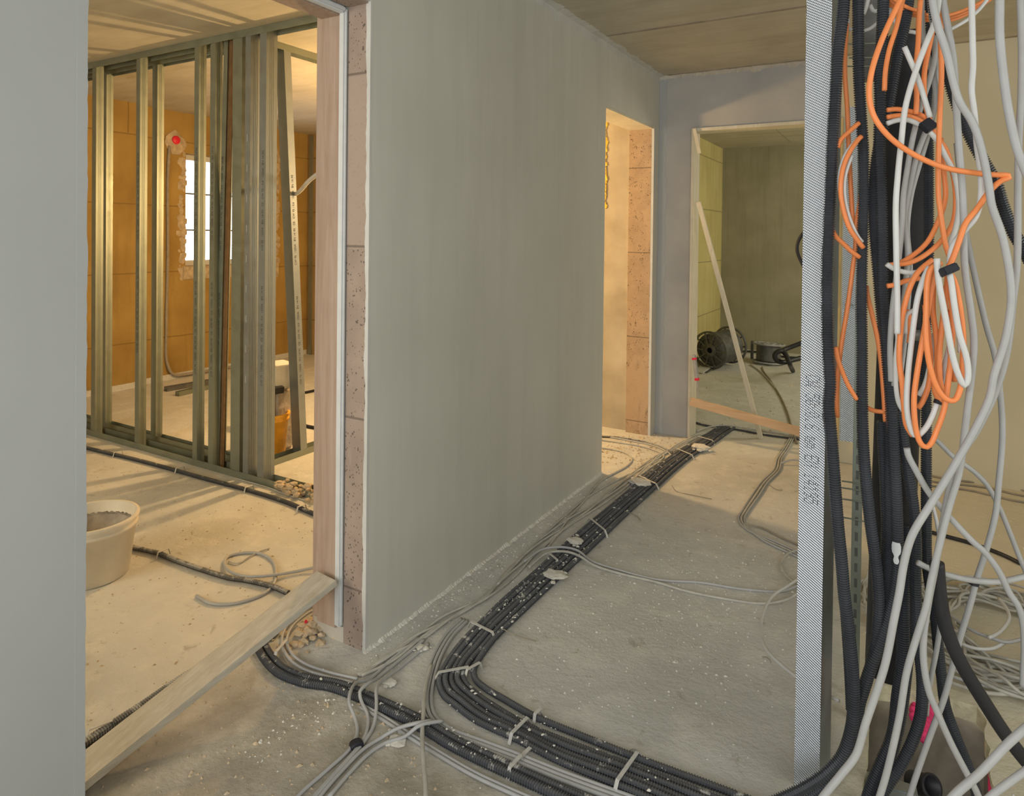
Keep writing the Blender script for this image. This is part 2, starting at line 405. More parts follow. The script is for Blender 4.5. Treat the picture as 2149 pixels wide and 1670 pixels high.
# floor with a broken-out riser opening
def make_floor():
    bm = bmesh.new()
    hole = [(-.07, 1.50), (-.085, 1.75), (-.075, 2.05), (-.08, 2.30), (-.06, 2.42), (-.01, 2.435), (.033, 2.446), (.084, 2.451), (.14, 2.462),
            (.2, 2.459), (.219, 2.41), (.209, 2.34), (.218, 2.275), (.208, 2.18), (.213, 2.09), (.20, 1.95), (.212, 1.8), (.205, 1.50)]
    hp = []
    for i, (x, y) in enumerate(hole):
        x2, y2 = hole[(i+1) % len(hole)]; n = max(2, int(math.hypot(x2-x, y2-y)/.02))
        for k in range(n):
            j = .004 if k else .0
            hp.append((x+(x2-x)*k/n+random.uniform(-j, j), y+(y2-y)*k/n+random.uniform(-j, j)))
    outer = [(-6.4, -2.3), (2.6, -2.3), (2.6, 9.2), (-6.4, 9.2)]
    def loop(pts, z): return [bm.verts.new((x, y, z)) for x, y in pts]
    o = loop(outer, 0); h = loop(hp, 0)
    es = [bm.edges.new((q[i], q[(i+1) % len(q)])) for q in (o, h) for i in range(len(q))]
    bmesh.ops.triangle_fill(bm, use_beauty=True, edges=es, normal=(0, 0, 1))
    hb = loop(hp, -.05)
    for i in range(len(h)):
        j = (i+1) % len(h); f = bm.faces.new((h[j], h[i], hb[i], hb[j])); f.material_index = 1
    me = bpy.data.meshes.new('floor'); bm.to_mesh(me); bm.free()
    me.materials.append(MAT['floor']); me.materials.append(MAT['insulation'])
    ob = bpy.data.objects.new('floor', me); COL.objects.link(ob); return struct(ob), hole
floor, HOLE = make_floor()
# shaft below the opening
s = MB(); s.m('shaft')
s.box((-.16, 1.40, -.42), (-.09, 2.50, -.052)).box((.222, 1.40, -.42), (.30, 2.50, -.052)).box((-.09, 2.465, -.42), (.222, 2.53, -.052)).box((-.09, 1.40, -.42), (.222, 1.48, -.052))
s.m('shaft_bottom').box((-.16, 1.40, -.46), (.30, 2.53, -.42)).box((-.09, 1.48, -.42), (.222, 2.05, -.20))
sh = struct(s.build('trim_1')); sh['label'] = 'broken out floor shaft under the riser conduits'
# corridor wall
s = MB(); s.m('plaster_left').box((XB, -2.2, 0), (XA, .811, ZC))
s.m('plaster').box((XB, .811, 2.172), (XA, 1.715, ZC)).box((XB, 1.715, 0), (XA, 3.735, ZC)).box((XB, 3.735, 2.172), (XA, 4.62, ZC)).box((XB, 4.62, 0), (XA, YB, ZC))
wl = struct(s.build('wall_left'))
# brick reveals & beads as parts of the wall
s = MB(); s.m('brick_near').box((-1.648, 1.708, .0), (-1.560, 1.7155, 2.172)); s.build('brick_reveal', wl)
s = MB(); s.m('brick_near').box((-1.648, .818, 2.166), (-1.560, 1.708, 2.173)); s.build('lintel_soffit', wl)
s = MB(); s.m('brick_far').box((XB+.003, 4.612, .0), (-1.566, 4.6205, 2.166)); s.build('brick_reveal', wl)
s = MB(); s.m('wood_pale').box((XB, 3.735, 2.160), (XA-.004, 4.62, 2.1725)); s.build('lintel_board', wl)
def bead(name, x0, x1, y0, z0, z1, mat, amp=.0022, th=.008, n=150):
    """ragged plaster edge: strip whose inner border wanders"""
    V, Fc = [], []; w = 0.
    for i in range(n+1):
        z = z0+(z1-z0)*i/n; w = .8*w+random.uniform(-amp, amp)
        e = x0+w
        V += [(e, y0-th, z), (x1, y0-th, z), (x1, y0+.002, z), (e, y0+.002, z)]
    for i in range(n):
        a = 4*i
        for k in range(4): Fc.append([a+k, a+(k+1) % 4, a+4+(k+1) % 4, a+4+k])
    Fc += [[3, 2, 1, 0], [4*n, 4*n+1, 4*n+2, 4*n+3]]
    return mesh_obj(name, V, Fc, mat, wl)
bead('plaster_edge', -1.563, XA+.0006, 1.7155, .0, 2.172, 'plaster_bead')
bead('plaster_edge', -1.568, XA+.0006, 4.6205, .0, 2.166, 'plaster_bead', .0015)
# left segment: ragged edge bead
V, Fc, n = [], [], 160; wv = 0.
for i in range(n+1):
    z = ZC*i/n; wv = .82*wv+random.uniform(-.0014, .0014); e = .811+abs(wv)*.9
    V += [(XA+.0006, .79, z), (XA+.0006, e, z), (XA-.014, e, z), (XA-.014, .79, z)]
for i in range(n):
    a = 4*i
    for k in range(4): Fc.append([a+k, a+(k+1) % 4, a+4+(k+1) % 4, a+4+k])
Fc += [[3, 2, 1, 0], [4*n+k for k in range(4)]]
mesh_obj('plaster_edge', V, Fc, 'plaster_left', wl)
# rough skim patches along ceiling corner and mortar fillet on floor
def fillet(name, a, b, wdt, hgt, mat, n=160, up=1, jit=.5, parent=None, inward=(1, 0), fu=.45, fv=.4):
    V, Fc = [], []; a, b = Vector(a), Vector(b); q1 = q2 = 1.
    for i in range(n+1):
        p = a.lerp(b, i/n)
        q1 = max(.15, .75*q1+.25+random.uniform(-jit, jit)*.6); q2 = max(.15, .75*q2+.25+random.uniform(-jit, jit)*.6)
        I = Vector((inward[0], inward[1], 0))
        V += [p+Vector((0, 0, -.002*up))-I*.002, p+I*wdt*q1+Vector((0, 0, -.002*up)), p+I*wdt*q1*fu+Vector((0, 0, up*hgt*fv*q2)), p-I*.002+Vector((0, 0, up*hgt*q2))]
    for i in range(n):
        k0 = 4*i
        for k in range(4): Fc.append([k0+k, k0+(k+1) % 4, k0+4+(k+1) % 4, k0+4+k])
    Fc += [[3, 2, 1, 0], [4*n+k for k in range(4)]]
    return mesh_obj(name, V, Fc, mat, parent)
fillet('mortar_fillet', (XA, 1.70, 0), (XA, 3.735, 0), .014, .010, 'debris', 520, 1, .45, wl)
s = MB(); s.m('plaster_rough').box((-1.790, 1.7085, 0), (-1.568, 1.7165, .054)); s.build('jamb_foot', wl)
fillet('plaster_skim', (XA, 1.2, ZC), (XA, YB, ZC), .055, .060, 'plaster_bead', 330, -1, .30, wl, (1, 0), .07, .10)
# timber lining + white edge strip of the near opening
s = MB(); s.m('wood_pink').box((-1.767, 1.700, .045), (-1.679, 1.722, 2.164), bev=.002).box((-1.80, 1.712, .03), (-1.767, 1.735, 2.164))
s.box((-1.767, .82, 2.142), (-1.679, 1.700, 2.164), bev=.002)
t1 = struct(s.build('trim_2'))
s = MB(); s.m('paint_white').box((-1.6795, 1.692, .057), (-1.6490, 1.7105, 2.164), bev=.006); s.box((-1.6795, .82, 2.145), (-1.6490, 1.700, 2.168), bev=.006)
s.build('edge_strip', t1)

# end wall with doorway
DX0, DX1 = -1.307, -.41
s = MB(); s.m('plaster_grey').box((XB, YB, 0), (DX0, YB2, ZC)).box((DX0, YB, 2.160), (DX1, YB2, ZC))
s.m('plaster_beige').box((DX1, YB, 0), (2.5, YB2, ZC))
wf = struct(s.build('wall_far'))
s = MB(); s.m('plaster_bead')
fillet('corner_skim', (XA+.0, YB, ZC), (-.5, YB, ZC), .02, .028, 'plaster_rough', 120, -1, .5, wf, (0, -1))
def ragged_patch(name, x0, x1, z0, z1, y, mat, parent, n=420, edge=.009):
    V, Fc = [], []; q = 0.
    for i in range(n+1):
        z = z0+(z1-z0)*i/n; q = .8*q+random.uniform(-edge, edge)*.6
        V += [(x0, y-.0025, z), (x1+q, y-.0025, z), (x1+q, y+.001, z), (x0, y+.001, z)]
    for i in range(n):
        a = 4*i
        for k in range(4): Fc.append([a+k, a+(k+1) % 4, a+4+(k+1) % 4, a+4+k])
    Fc += [[3, 2, 1, 0], [4*n+k for k in range(4)]]
    return mesh_obj(name, V, Fc, mat, parent)
ragged_patch('skim_strip', XA+.001, XA+.055, 0, ZC-.02, YB, 'plaster_left', wf)
s = MB(); s.m('wood_pale').box((DX0-.006, 4.708, 0), (DX0+.012, YB2+.004, 2.160), bev=.002).box((DX0+.012, 4.706, 2.138), (DX1, YB2, 2.160), bev=.002)
s.m('wood_yellow').box((DX1-.018, 4.706, 0), (DX1+.05, 4.735, 2.16), bev=.002)
t3 = struct(s.build('trim_3'))

# store room behind the doorway
s = MB(); s.m('block_yellow').box((-2.20, YB2, 0), (-2.07, 8.88, ZC)); struct(s.build('wall_store_left'))
s = MB(); s.m('shuttered').box((-2.20, 8.88, 0), (2.6, 9.02, ZC)); struct(s.build('wall_store_far'))
# ceiling with board joints
s = MB(); s.m('ceiling').box((-6.4, -2.3, ZC), (2.6, 9.2, ZC+.12)); ce = struct(s.build('ceiling'))
s = MB(); s.m('shaft')
ys_ = FL(1266, 76, ZC).y
for (a, b) in (((-1.5, ys_), (2.5, ys_)), ((-1.48, 4.695), (2.5, 4.695)), ((-2.07, 6.6), (2.5, 6.6))):
    s.box((a[0], a[1]-.014, ZC-.002), (b[0], b[1]+.014, ZC+.01))
p0, p1 = FL(1623, 266, ZC), FL(1658, 297, ZC)
s.beam((p0.x, p0.y, ZC), (p1.x, p1.y, ZC), .008, .003)
s.build('board_joint', ce)

# left rooms
mk_plaster('plaster_tan', (.36, .30, .21), (.56, .49, .37), 3.2, .5)
s = MB(); s.m('plaster_tan').box((-3.2, 4.65, 0), (XB, 4.72, ZC)); sw = struct(s.build('wall_side_room'))
s = MB(); s.m('foam_yellow')
for k in range(26):
    z = 1.62+k*.026; s.blob((-1.93+random.uniform(-.008, .008), 4.646, z), .018, 1, .3, 1.2)
s.build('foam_seam', sw)
s = MB(); s.m('block_ochre_x').box((-6.2, 5.60, 0), (-3.2, 5.72, ZC)); struct(s.build('wall_outer_far'))
s = MB(); s.m('block_ochre_x').box((-3.32, 4.72, 0), (-3.2, 5.60, ZC)); struct(s.build('wall_inner_far'))
WY0, WY1, WZ0, WZ1 = 4.07, 5.14, 1.07, 2.16
s = MB(); s.m('block_ochre')
s.box((-6.30, -1.9, 0), (-6.03, WY0, ZC)).box((-6.30, WY1, 0), (-6.03, 5.72, ZC)).box((-6.30, WY0, 0), (-6.03, WY1, WZ0)).box((-6.30, WY0, WZ1), (-6.03, WY1, ZC))
s.box((-6.03, 2.2, 0), (-5.97, 3.55, ZC))
wo = struct(s.build('wall_outer_left'))
s = MB(); s.m('sill').box((-6.10, WY0-.03, WZ0-.13), (-6.015, WY1+.05, WZ0-.001), bev=.006)
for k in range(150):
    z = random.uniform(.95, 2.3); y = random.choice((WY0-.035, WY1+.035))+random.uniform(-.03, .02)
    s.blob((-6.030, y, z), random.uniform(.012, .035), .15, 1, 1.2, 1, .35)
s.blob((-6.028, 3.96, 2.24), .10, .2, 1, 1.1, 2, .2)
s.build('broken_plaster', wo)
s = MB(); s.m('strap').box((-6.03, 3.55, .0), (-6.018, 5.60, .05)); s.box((-5.97, 2.2, 0), (-5.958, 3.55, .05)); struct(s.build('baseboard_left'))
# window
s = MB(); s.m('paint_white')
for y in (WY0, WY1-.05): s.box((-6.20, y, WZ0), (-6.14, y+.05, WZ1))
for z in (WZ0, WZ1-.05): s.box((-6.20, WY0, z), (-6.14, WY1, z+.05))
s.box((-6.19, (WY0+WY1)/2-.02, WZ0), (-6.15, (WY0+WY1)/2+.02, WZ1))
wi = struct(s.build('window_1'))
s = MB(); s.m('dark_metal')
for z in (1.42, 1.78):
    s.box((-6.18, WY0, z-.008), (-6.16, WY1, z+.008))
s.build('glazing_bar', wi)
s = MB(); s.m('glass').box((-6.172, WY0+.05, WZ0+.05), (-6.168, WY1-.05, WZ1-.05)); s.build('pane', wi)
# closing walls out of view
s = MB(); s.m('plaster_left').box((-6.3, -2.3, 0), (2.6, -2.2, ZC)); struct(s.build('wall_behind'))
s = MB(); s.m('plaster').box((2.5, -2.3, 0), (2.6, 9.1, ZC)); struct(s.build('wall_right'))

# ================================================================== STUD PARTITIONS
def c_profile(wb, fl, th=.0016, lip=.006):
    """C section: web along +v at u=0..; flanges toward -u"""
    return [(0, 0), (0, wb), (-fl, wb), (-fl, wb-lip), (-fl+th, wb-lip), (-fl+th, wb-th), (-th, wb-th), (-th, th), (-fl+th, th), (-fl+th, lip), (-fl, lip), (-fl, 0)]
def text_mesh(body, size):
    cu = bpy.data.curves.new('print', 'FONT'); cu.body = body; cu.size = size; cu.extrude = .00015; cu.resolution_u = 2
    o = bpy.data.objects.new('print', cu); COL.objects.link(o)
    bpy.context.view_layer.update()
    me = bpy.data.meshes.new_from_object(o.evaluated_get(bpy.context.evaluated_depsgraph_get()))
    bpy.data.objects.remove(o); me.materials.clear(); me.materials.append(MAT['print']); return me
TXT = text_mesh('CW 75   1250A   EN 14195   CE   CW 75 - 0,6   1250A   EN 14195', .020)
def print_on(root, loc, rotz, sc=1., tilt=None):
    o = bpy.data.objects.new('stamped_print', TXT); COL.objects.link(o); o.parent = root
    # text reads up the stud: local x -> world +z
    R = Matrix(((0, -math.cos(rotz), math.sin(rotz)), (0, -math.sin(rotz), -math.cos(rotz)), (1, 0, 0)))
    # columns: text x, text y, normal
    o.matrix_local = Matrix.Translation(Vector(loc)-root.location) @ ((tilt or Matrix.Identity(4)) @ R.to_4x4()) @ Matrix.Diagonal((sc, sc, sc, 1))
    return o
SG = 'front row studs of the left partition'
def stud(x, y, fl, wb, z0=.003, z1=ZC-.003, mat='galv', label='', prints=(), group=None, ribs=True):
    root = empty('metal_stud', (x, y, z0), label, 'metal stud', group)
    s = MB(); s.m(mat).extr(c_profile(wb, fl), (0, 0, 0), (0, 0, z1-z0), (1, 0, 0), (0, 1, 0))
    if ribs:
        for q in (.35, .5, .65): s.box((.0, wb*q-.0012, 0), (.0012, wb*q+.0012, z1-z0))
    b = s.build('profile', root)
    for z in prints: print_on(root, (x-fl*.30, y-.0004, z), 0)
    return root
YS = 2.547
# front tracks
def u_track(name, x0, x1, y0, z, wdt, hgt, up, mat='galv'):
    th = .0016; u = up
    pr = [(0, 0), (wdt, 0), (wdt, hgt*u), (wdt-th, hgt*u), (wdt-th, th*u), (th, th*u), (th, hgt*u), (0, hgt*u)]
    s = MB(); s.m(mat).extr(pr, (x0, y0, z), (x1, y0, z), (0, 1, 0), (0, 0, 1)); return s.build(name)
tag(u_track('floor_track', -6.0, -1.80, YS-.001, .001, .078, .038, 1), 'grey metal floor track along the front of the stud partition', 'metal track')
tag(u_track('ceiling_track', -6.0, -1.74, YS-.001, ZC-.001, .078, .040, -1), 'grey metal ceiling track over the front row of studs', 'metal track')
tag(u_track('floor_track', -6.0, -3.36, 2.70, .001, .052, .038, 1), 'metal floor track of the rear stud row, behind the front track', 'metal track')
tag(u_track('ceiling_track', -6.0, -3.36, 2.70, ZC-.001, .052, .040, -1), 'metal ceiling track of the rear stud row seen behind the front one', 'metal track')
def y_track(name, x0, y0, y1, z, wdt, hgt, up):
    th = .0016; u = up
    pr = [(0, 0), (wdt, 0), (wdt, hgt*u), (wdt-th, hgt*u), (wdt-th, th*u), (th, th*u), (th, hgt*u), (0, hgt*u)]
    s = MB(); s.m('galv').extr(pr, (x0, y0, z), (x0, y1, z), (1, 0, 0), (0, 0, 1)); return s.build(name)
tag(y_track('floor_track', -3.345, 2.65, 3.62, .001, .075, .038, 1), 'short metal floor track running back under the leaning stud', 'metal track')
tag(y_track('ceiling_track', -3.345, 2.65, 3.62, ZC-.001, .075, .040, -1), 'short metal ceiling track running back above the leaning stud', 'metal track')
stud(-4.757, YS+.002, .05, .05, label='leftmost visible front metal stud, half hidden by the near left wall')
stud(-4.251, YS+.002, .042, .05, prints=(.62, 1.35), label='printed front metal stud, second from the left in the partition')
stud(-3.656, YS+.002, .042, .05, prints=(.55, 1.35), label='printed front metal stud in front of the left half of the window')
stud(-3.505, YS+.002, .045, .05, prints=(.55, 1.35), label='printed front metal stud just left of the brown leaning stud')
stud(-4.912, 2.702, .045, .048, label='shiny rear metal stud at the far left of the partition')
stud(-4.312, 2.702, .055, .048, label='shiny rear metal stud right of the second printed stud')
stud(-3.27, YS+.002, .080, .045, ribs=False, label='wide plain metal stud right of the brown leaning stud')
stud(-3.197, YS+.002, .044, .075, mat='galv_blue', label='slotted metal stud beside the wide plain stud at the corner')
c = stud(-3.067, YS+.002, .054, .075, mat='galv_blue', prints=(.55, 1.30), label='printed corner metal stud with bluish ribbed side at partition end')
s = MB(); s.m('paint_white')
for k in range(9): s.box((-.026, -.0015, .55+k*.17), (-.023, .0, .59+k*.17))
s.build('slots', [o for o in bpy.data.objects if o.name.startswith('metal_stud') and abs(o.location.x+3.197) < .001][0])
# leaning loose stud (shaded inner side painted as a brown strip)
def lean_stud(a, b, fl, wb, label, mat, inner, prints):
    a, b = Vector(a), Vector(b); L = (b-a).length; d = (b-a).normalized()
    root = empty('metal_stud', a, label, 'metal stud')
    root.rotation_euler = d.to_track_quat('Z', 'Y').to_euler()
    x = Vector((1, 0, 0)); x = (x-d*x.dot(d)).normalized(); y = d.cross(x)
    root.rotation_euler = Matrix(((x.x, y.x, d.x), (x.y, y.y, d.y), (x.z, y.z, d.z))).to_euler()
    s = MB(); s.m(mat).extr([(u, v) for u, v in c_profile(wb, fl)], (0, 0, 0), (0, 0, L), inner[0], inner[1]); s.build('profile', root)
    for (u, v, z, rz) in prints:
        o = bpy.data.objects.new('stamped_print', TXT); COL.objects.link(o); o.parent = root
        R = Matrix(((0, -math.cos(rz), math.sin(rz)), (0, -math.sin(rz), -math.cos(rz)), (1, 0, 0)))
        o.matrix_local = Matrix.Translation((u, v, z)) @ R.to_4x4()
    return root
simple('shade_brown', (.20, .12, .055), .6, .3, .2, 20, .1)  # shade inside the leaning stud, put into the colour
lean_stud(PL(450, 985, 1, 2.585)+Vector((0, 0, .0)), PL(470, 82, 1, 2.575), .036, .05, 'loose printed metal stud leaning left of the wide plain stud', 'galv', ((-1, 0, 0), (0, 1, 0)), [(.018, -.0006, .5, 0), (.018, -.0006, 1.3, 0)])
s = MB(); s.m('shade_brown').beam(PL(463, 985, 1, 2.60), PL(484, 85, 1, 2.59), .045, .012, (0, -1, 0))
tag(s.build('stud_shade_side'), 'shaded open side of the loose leaning stud, drawn as a dark brown strip', 'batten')
# leaning stud of the return frame
lean_stud((-3.271, 3.005, .004), (-3.271, 2.845, ZC-.01), .075, .052, 'bright printed metal stud leaning back in the short return frame', 'galv_blue', ((1, 0, 0), (0, 1, 0)), [(.0005, .030, .45, math.pi/2), (.0005, .030, 1.2, math.pi/2)])
# corner stud far back
s = MB(); s.m('galv').extr(c_profile(.05, .04), (0, 0, 0), (0, 0, ZC-.02), (0, -1, 0), (1, 0, 0))
o = s.build('metal_stud'); o.location = (-5.98, 5.58, .003); tag(o, 'narrow metal stud standing in the far corner of the back room', 'metal stud')

# ================================================================== FLOOR CONDUITS
def conduit(pts, r, label, mat='conduit_dusty', pitch=.0072, group=None, sides=9, name='corrugated_conduit'):
    return tag(tube(name, pts, r, mat, corr=pitch, sides=sides), label, 'conduit', group)
# main run along the corridor wall: five side by side, then round the bend to the riser
outer = [(-1.190, 5.12), (-1.205, 4.90), (-1.235, 4.62), (-1.275, 4.35), (-1.300, 4.00), (-1.305, 3.70), (-1.314, 3.30), (-1.322, 2.80), (-1.321, 2.45), (-1.319, 2.20), (-1.315, 2.056),
         (-1.301, 1.891), (-1.278, 1.77), (-1.243, 1.692), (-1.20, 1.655), (-1.145, 1.634), (-1.052, 1.615), (-.915, 1.610), (-.785, 1.603), (-.60, 1.606), (-.40, 1.612), (-.22, 1.62)]
inner = [(-1.105, 5.10), (-1.125, 4.90), (-1.150, 4.62), (-1.185, 4.35), (-1.208, 4.00), (-1.212, 3.70), (-1.222, 3.30), (-1.229, 2.80), (-1.229, 2.45), (-1.227, 2.20), (-1.223, 2.05),
         (-1.213, 1.91), (-1.204, 1.83), (-1.188, 1.775), (-1.155, 1.745), (-1.105, 1.728), (-1.03, 1.705), (-.907, 1.690), (-.785, 1.688), (-.607, 1.706), (-.40, 1.712), (-.22, 1.72)]
NB = 5
names5 = ['outermost black conduit of the flat bundle, nearest the long grey wall', 'second black conduit from the wall in the flat floor bundle',
          'middle black conduit of the flat floor bundle', 'fourth black conduit from the wall in the flat floor bundle',
          'fifth black conduit of the flat bundle, inner side of the bend']
for i in range(NB):
    f = (i+.5)/NB
    wz = .0098+(.004 if i % 2 else 0)
    pts = [(a[0]+(b[0]-a[0])*f, a[1]+(b[1]-a[1])*f, wz+.002*math.sin(3*k+i)) for k, (a, b) in enumerate(zip(outer, inner))]
    conduit(pts, .0094, names5[i])
single = [(-1.08, 5.11), (-1.098, 4.90), (-1.125, 4.62), (-1.165, 4.35), (-1.186, 4.0), (-1.192, 3.70), (-1.200, 3.30), (-1.204, 2.80), (-1.210, 2.45), (-1.212, 2.20), (-1.212, 2.00), (-1.200, 1.89),
          (-1.180, 1.81), (-1.150, 1.772), (-1.10, 1.752), (-1.02, 1.738), (-.91, 1.722), (-.785, 1.722), (-.607, 1.726), (-.40, 1.738), (-.22, 1.745)]
conduit([(x, y, .0105) for x, y in single], .0100, 'single black conduit running beside the flat bundle on its inner side')
# thin conduits lying across the far doorway
conduit([FL(x, y, .008) for x, y in ((1458, 886), (1480, 892), (1502, 896), (1540, 900), (1600, 911), (1650, 918), (1700, 924))], .008, 'dusty black conduit lying across the threshold of the far doorway')
# second run: from under the plank to bottom edge
run = [(545, 1352), (560, 1378), (590, 1408), (640, 1428), (700, 1438), (800, 1478), (885, 1519), (950, 1558), (1010, 1588), (1075, 1618), (1150, 1652), (1260, 1700), (1420, 1770), (1600, 1800)]
c0 = [FL(x, y, .011) for x, y in run]
def offs(P, o, z=0.):
    R = []
    for i, p in enumerate(P):
        d = P[min(i+1, len(P)-1)]-P[max(i-1, 0)]; n = Vector((-d.y, d.x, 0)).normalized(); R.append(p+n*o+Vector((0, 0, z)))
    return R
conduit(offs(c0, .014), .011, 'wall-side black conduit of the pair crossing in front of the grey wall end')
conduit(offs(c0, -.011), .0125, 'near thicker black conduit of the pair crossing in front of the grey wall end')
# conduit along far side of plank and continuing under it
conduit([FL(x, y, .013) for x, y in ((120, 1590), (177, 1560), (230, 1525), (300, 1480), (380, 1425), (450, 1385), (520, 1350), (560, 1322), (600, 1292), (650, 1262), (672, 1248))], .014,
        'muddy conduit lying along the far side of the wooden plank', 'conduit_muddy')
conduit([FL(x, y, .010) for x, y in ((548, 1345), (575, 1330), (590, 1310), (612, 1288), (640, 1268))], .010, 'muddy conduit emerging beneath the plank beside the rubble heap', 'conduit_muddy')
# left room
conduit([FL(x, y, .011) for x, y in ((120, 922), (180, 939), (300, 968), (430, 1004), (520, 1028), (600, 1053), (672, 1083), (760, 1108))], .0115, 'long straight black conduit running along the stud partition', 'conduit_dusty')
tag(tube('floor_cable', [FL(x, y, .005) for x, y in ((500, 1005), (560, 1022), (600, 1037), (680, 1062))], .0035, 'cable_dusty'), 'thin dusty cable between the partition track and the straight conduit', 'cable')
conduit([FL(x, y, .012) for x, y in ((225, 1128), (270, 1146), (330, 1160), (380, 1180), (430, 1197), (480, 1212), (520, 1218), (570, 1230), (605, 1244))], .011, 'muddy half buried conduit starting behind the white bucket', 'conduit_muddy')
conduit([FL(x, y, .008) for x, y in ((1255, 915), (1290, 917), (1330, 923), (1365, 931), (1395, 942), (1412, 952))], .009, 'muddy conduit coming out of the side doorway to the main bundle', 'conduit_muddy')

# ================================================================== FLOOR CABLES
def cable(pts, r, label, mat='cable_dusty', group=None, step=.012, name='floor_cable', sides=8):
    return tag(tube(name, pts, r, mat, step=step, sides=sides), label, 'cable', group)
def fpath(px, z=.006): return [FL(p[0], p[1], p[2] if len(p) > 2 else z) for p in px]
# along the wall
G = 'grey cables lying along the foot of the long grey wall'
base = [(-1.165, 5.14), (-1.215, 4.95), (-1.27, 4.72), (-1.315, 4.45), (-1.345, 4.2), (-1.355, 3.9), (-1.365, 3.6), (-1.375, 3.3), (-1.395, 3.0), (-1.41, 2.7), (-1.40, 2.4), (-1.385, 2.2), (-1.42, 2.0), (-1.44, 1.85), (-1.455, 1.72), (-1.47, 1.60)]
for k in range(4):
    P = []
    for i, (x, y) in enumerate(base):
        sp = .013*(k-1.5)*(1 if 2.3 < y < 4.2 else .55)
        P.append((x-sp-.012*math.sin(i*1.7+k*2), y, .006+.005*((i+k) % 2)))
    cable(P, .0048, ('cable farthest from', 'third cable from', 'second cable from', 'cable closest to')[3-k]+' the long grey wall in the dusty strand on the floor', group=G)
cable([(-1.32, 4.15, .006), (-1.37, 3.9, .006), (-1.43, 3.6, .006), (-1.46, 3.3, .006), (-1.455, 3.0, .007), (-1.44, 2.75, .008), (-1.415, 2.5, .010), (-1.39, 2.3, .012)], .0045, 'dusty cable bowing closest to the wall foot beyond the bundle')
cable(fpath(((1462, 905, .01), (1480, 898, .015), (1505, 893, .025), (1528, 893, .02), (1560, 898, .01), (1640, 910, .008), (1700, 922, .006))), .006, 'grey cable looping over the bundle end at the far doorway')
# three that leave the wall run and squeeze between the black bundles
G2 = 'three pale cables between the two black conduit runs'
tri = [(975, 1300), (945, 1330), (918, 1375), (902, 1425), (896, 1470), (905, 1505), (940, 1535), (1010, 1562), (1090, 1592), (1180, 1628), (1300, 1672), (1450, 1725), (1600, 1760)]
T = [FL(x, y, .007) for x, y in tri]
for k, o in enumerate((-.013, 0, .013)):
    P = offs(T, o)
    cable(P, .0058, ('near', 'middle', 'far')[k]+' one of the three pale cables between the two black conduit runs', 'cable_grey', group=G2)
# two below the second run
for k, o in enumerate((0, .011)):
    P = [FL(x, y, .006) for x, y in ((760, 1478), (810, 1506), (870, 1545), (930, 1582), (1000, 1622), (1060, 1650), (1130, 1680), (1260, 1730))]
    cable(offs(P, -o), .0048, ('upper' if k == 0 else 'lower')+' thin pale cable along the near side of the second conduit run', 'cable_grey')
# loose bunch hooking over the second run and leaving at the bottom edge
hooks = [
    [(880, 1338), (820, 1385), (775, 1425), (750, 1432, .02), (736, 1450, .035), (733, 1475, .03), (745, 1505, .012), (750, 1535), (735, 1570), (690, 1612), (630, 1665), (590, 1710)],
    [(890, 1342), (830, 1392), (790, 1425, .02), (775, 1432, .035), (755, 1452, .035), (758, 1470, .02), (772, 1500, .010), (768, 1540), (745, 1575), (700, 1625), (655, 1675), (630, 1710)],
    [(900, 1350), (840, 1400), (800, 1430, .03), (790, 1445, .04), (790, 1480, .03), (785, 1520, .01), (765, 1555), (735, 1590), (690, 1640), (650, 1685)],
    [(905, 1512, .03), (870, 1518, .038), (830, 1530, .02), (800, 1548), (765, 1570), (715, 1620), (670, 1672), (640, 1710)],
    [(930, 1512, .02), (880, 1522, .036), (850, 1545, .015), (810, 1558), (775, 1580), (735, 1620), (690, 1672)]]
hl = ['leftmost pale cable hooked over the second conduit run', 'second pale cable hooked over the conduit run beside the wall end', 'third pale cable hooked over the conduit run with a tall loop',
      'pale cable crossing from the middle cables down to the tied bunch', 'lowest pale cable joining the tied bunch from the right']
for P, l in zip(hooks, hl): cable(fpath(P, .007), .0052, l, 'cable_grey')
s = MB(); q = FL(748, 1562, .010); s.m('tape').lathe([(.017, -.012), (.019, -.004), (.019, .004), (.017, .012)], 14, Matrix.Translation(q) @ Matrix.Rotation(math.radians(60), 4, 'Z') @ Matrix.Rotation(math.pi/2, 4, 'X') @ Matrix.Diagonal((1, .55, 1, 1)), True, True)
tag(s.build('cable_tape'), 'dark tape binding the bunch of pale cables at the bottom edge', 'tape')
cable([FL(*p) for p in ((905, 1395, .012), (893, 1440, .02), (889, 1490, .03), (886, 1540, .03), (889, 1600, .03), (893, 1650, .03), (894, 1710, .03))], .0058, 'single grey cable running straight down across the near conduit pair', 'cable_dusty')
# crossing toward the perforated profile
cable(fpath(((1100, 1178, .012), (1140, 1152, .022), (1180, 1148, .030), (1212, 1155, .030), (1240, 1176, .012), (1300, 1196), (1380, 1216), (1470, 1222), (1560, 1236), (1640, 1240), (1672, 1230, .02), (1720, 1215, .03))), .0052, 'upper of the two pale cables crossing the corridor from the bundle', 'cable_grey')
cable(fpath(((1110, 1190, .012), (1150, 1160, .022), (1185, 1157, .030), (1215, 1166, .030), (1245, 1185, .012), (1300, 1203), (1380, 1222), (1440, 1240), (1520, 1256), (1600, 1266), (1650, 1258, .02), (1700, 1225, .04))), .0052, 'lower of the two pale cables crossing the corridor from the bundle', 'cable_dusty')
cable([FL(*p) for p in ((1690, 1205, .03), (1655, 1228, .04), (1622, 1250, .05), (1603, 1283, .06), (1597, 1320, .07), (1607, 1360, .09), (1640, 1395, .11), (1690, 1432, .13), (1760, 1470, .15))], .0055, 'pale cable arching up from the floor behind the perforated profile', 'cable_white')
